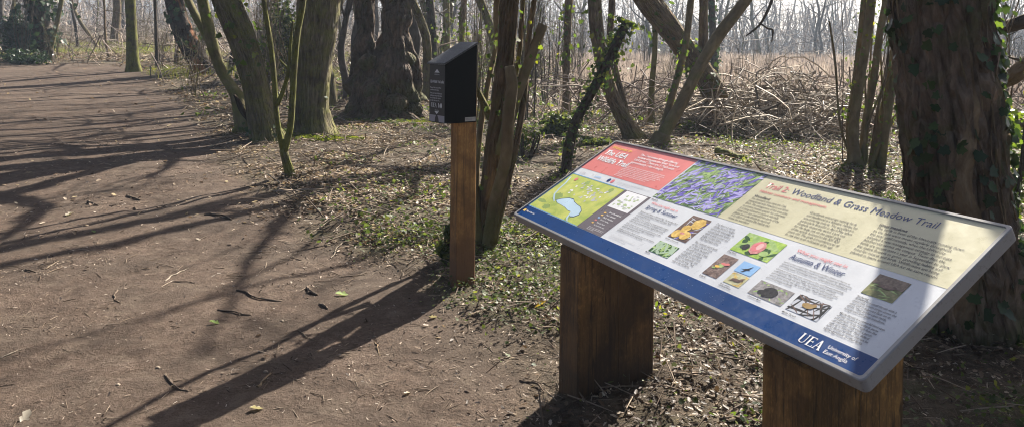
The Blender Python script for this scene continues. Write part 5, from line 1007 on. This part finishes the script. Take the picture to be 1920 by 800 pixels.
for i, (a, b, w, m_, lab_) in enumerate(TW):
    A, B = gnd(*a), gnd(*b); A[2] += .008; B[2] += .008; stick('twig', lab_, 'twig', A, B, w*.30*A[1]/FPX, m_, 700+i, 'twigs lying on the ground', .045, .006)
M_FG = leaf_mat('fresh_fallen_leaf', [(0, (.13, .20, .05)), (1, (.22, .30, .08))], .3, 1.5); M_FP = leaf_mat('pale_fallen_leaf', [(0, (.36, .31, .24)), (1, (.5, .46, .38))], .3, 1.2); M_FY = leaf_mat('yellow_fallen_leaf', [(0, (.42, .26, .04)), (1, (.5, .34, .05))], .4, 1.8)
for i, (px, py, s, m_, lab_) in enumerate(((131, 404, 20, M_FP, 'pale grey-green leaf in the tree shadow at the left'), (401, 608, 20, M_FG, 'green leaf lying alone on the path below the dark twigs'), (640, 555, 24, M_FG, 'green leaf on the path near the foot of the post'), (602, 379, 20, M_FG, 'green leaf on the litter right of the sapling'), (1013, 575, 26, M_FY, 'yellow leaf on the litter left of the left leg'), (48, 786, 30, M_FP, 'crumpled pale leaf at the bottom left of the path'), (480, 770, 26, M_FP, 'crumpled pale leaf inside the shadow of the box'), (740, 438, 24, M_FP, 'pale leaf in the litter left of the post'), (812, 598, 16, M_FP, 'small pale leaf below the foot of the post'), (175, 437, 12, M_FG, 'tiny green leaf in the tree shadow'))):
    P = gnd(px, py); sz = s*P[1]/FPX; g = np.random.default_rng(600+i); o = scatter('fallen_leaf', m_, np.array(LEAF_V)*[1, 1, 1.6], LEAF_F, np.zeros((1, 3)), rots(g, 1, .35), np.array([sz]), g.random(1)); o.location = Vector((P[0], P[1], P[2]+.012)); tag(o, lab_, 'leaf', 'single fallen leaves on the ground')
for i in range(16):
    g = np.random.default_rng(800+i); x = g.uniform(-3.2, .3); y = g.uniform(2.2, 6.5)
    if float(pathmask(x, y)) < .6: continue
    r = g.uniform(.006, .014); mb = MB(); z = float(H(x, y)); tube(mb, [[x-r, y, z, r*.2], [x-r*.6, y, z+r*.2, r*.75], [x, y, z+r*.3, r*.9], [x+r*.7, y, z+r*.2, r*.7], [x+r*1.1, y, z, r*.15]], 9, None, bark_disp(r*.15, 2, 40, seed=i)); tag(mb.build('pebble', BK_PALE, None, True, origin=(x, y, z)), 'small pale pebble half sunk in the bare path', 'pebble', 'pebbles on the path')

# ================================================================== air, light, camera
SUN_AZ, SUN_EL = R_(30), R_(36.5)
S = Vector((math.cos(SUN_EL)*math.sin(SUN_AZ), math.cos(SUN_EL)*math.cos(SUN_AZ), math.sin(SUN_EL)))
hz = Mat('woodland_haze'); vol = hz.n('ShaderNodeVolumePrincipled', {'Color': (.66, .81, 1.0, 1), 'Density': .001, 'Anisotropy': .2}); hz.nt.links.new(vol.outputs[0], hz.out.inputs['Volume'])
mb = MB(); mb.box((-330, -60, -3), (330, 450, 34)); tag(mb.build('haze', hz.m), 'thin blue haze in the far trees', 'haze', kind='stuff')
W = bpy.data.worlds.new('World'); SC.world = W; W.use_nodes = True; nt = W.node_tree; bg = nt.nodes['Background']; sky = nt.nodes.new('ShaderNodeTexSky'); sky.sky_type = 'NISHITA'; sky.sun_disc = False
sky.sun_elevation = SUN_EL; sky.sun_rotation = SUN_AZ; sky.air_density = .45; sky.dust_density = 3.2; sky.ozone_density = .5
nt.links.new(sky.outputs[0], bg.inputs[0]); bg.inputs[1].default_value = .05
ld = bpy.data.lights.new('sun', 'SUN'); ld.energy = 5.0; ld.angle = R_(.53); ld.color = (1, .93, .82); lo = bpy.data.objects.new('sun', ld); COL.objects.link(lo); lo.rotation_euler = S.to_track_quat('Z', 'Y').to_euler(); lo.location = S*40
cd = bpy.data.cameras.new('camera'); cam = bpy.data.objects.new('camera', cd); COL.objects.link(cam); SC.camera = cam
cd.sensor_width = 36; cd.lens = FPX/1920*36; cd.shift_x = 0; cd.shift_y = -(400-CY)/1920; cd.clip_start = .05; cd.clip_end = 2000
cam.matrix_world = Matrix(((RT[0], UP[0], -fw[0], 0), (RT[1], UP[1], -fw[1], 0), (RT[2], UP[2], -fw[2], EYE), (0, 0, 0, 1)))
SC.view_settings.view_transform = 'Standard'; SC.view_settings.look = 'None'; SC.view_settings.gamma = 1; SC.view_settings.use_curve_mapping = False; SC.view_settings.exposure = 1.72
SC.cycles.use_denoising = True; SC.cycles.filter_width = 1.05; SC.cycles.max_bounces = 7; SC.cycles.diffuse_bounces = 4; SC.cycles.glossy_bounces = 2; SC.cycles.transmission_bounces = 3; SC.cycles.volume_bounces = 0; SC.cycles.transparent_max_bounces = 4; SC.cycles.caustics_reflective = False; SC.cycles.caustics_refractive = False
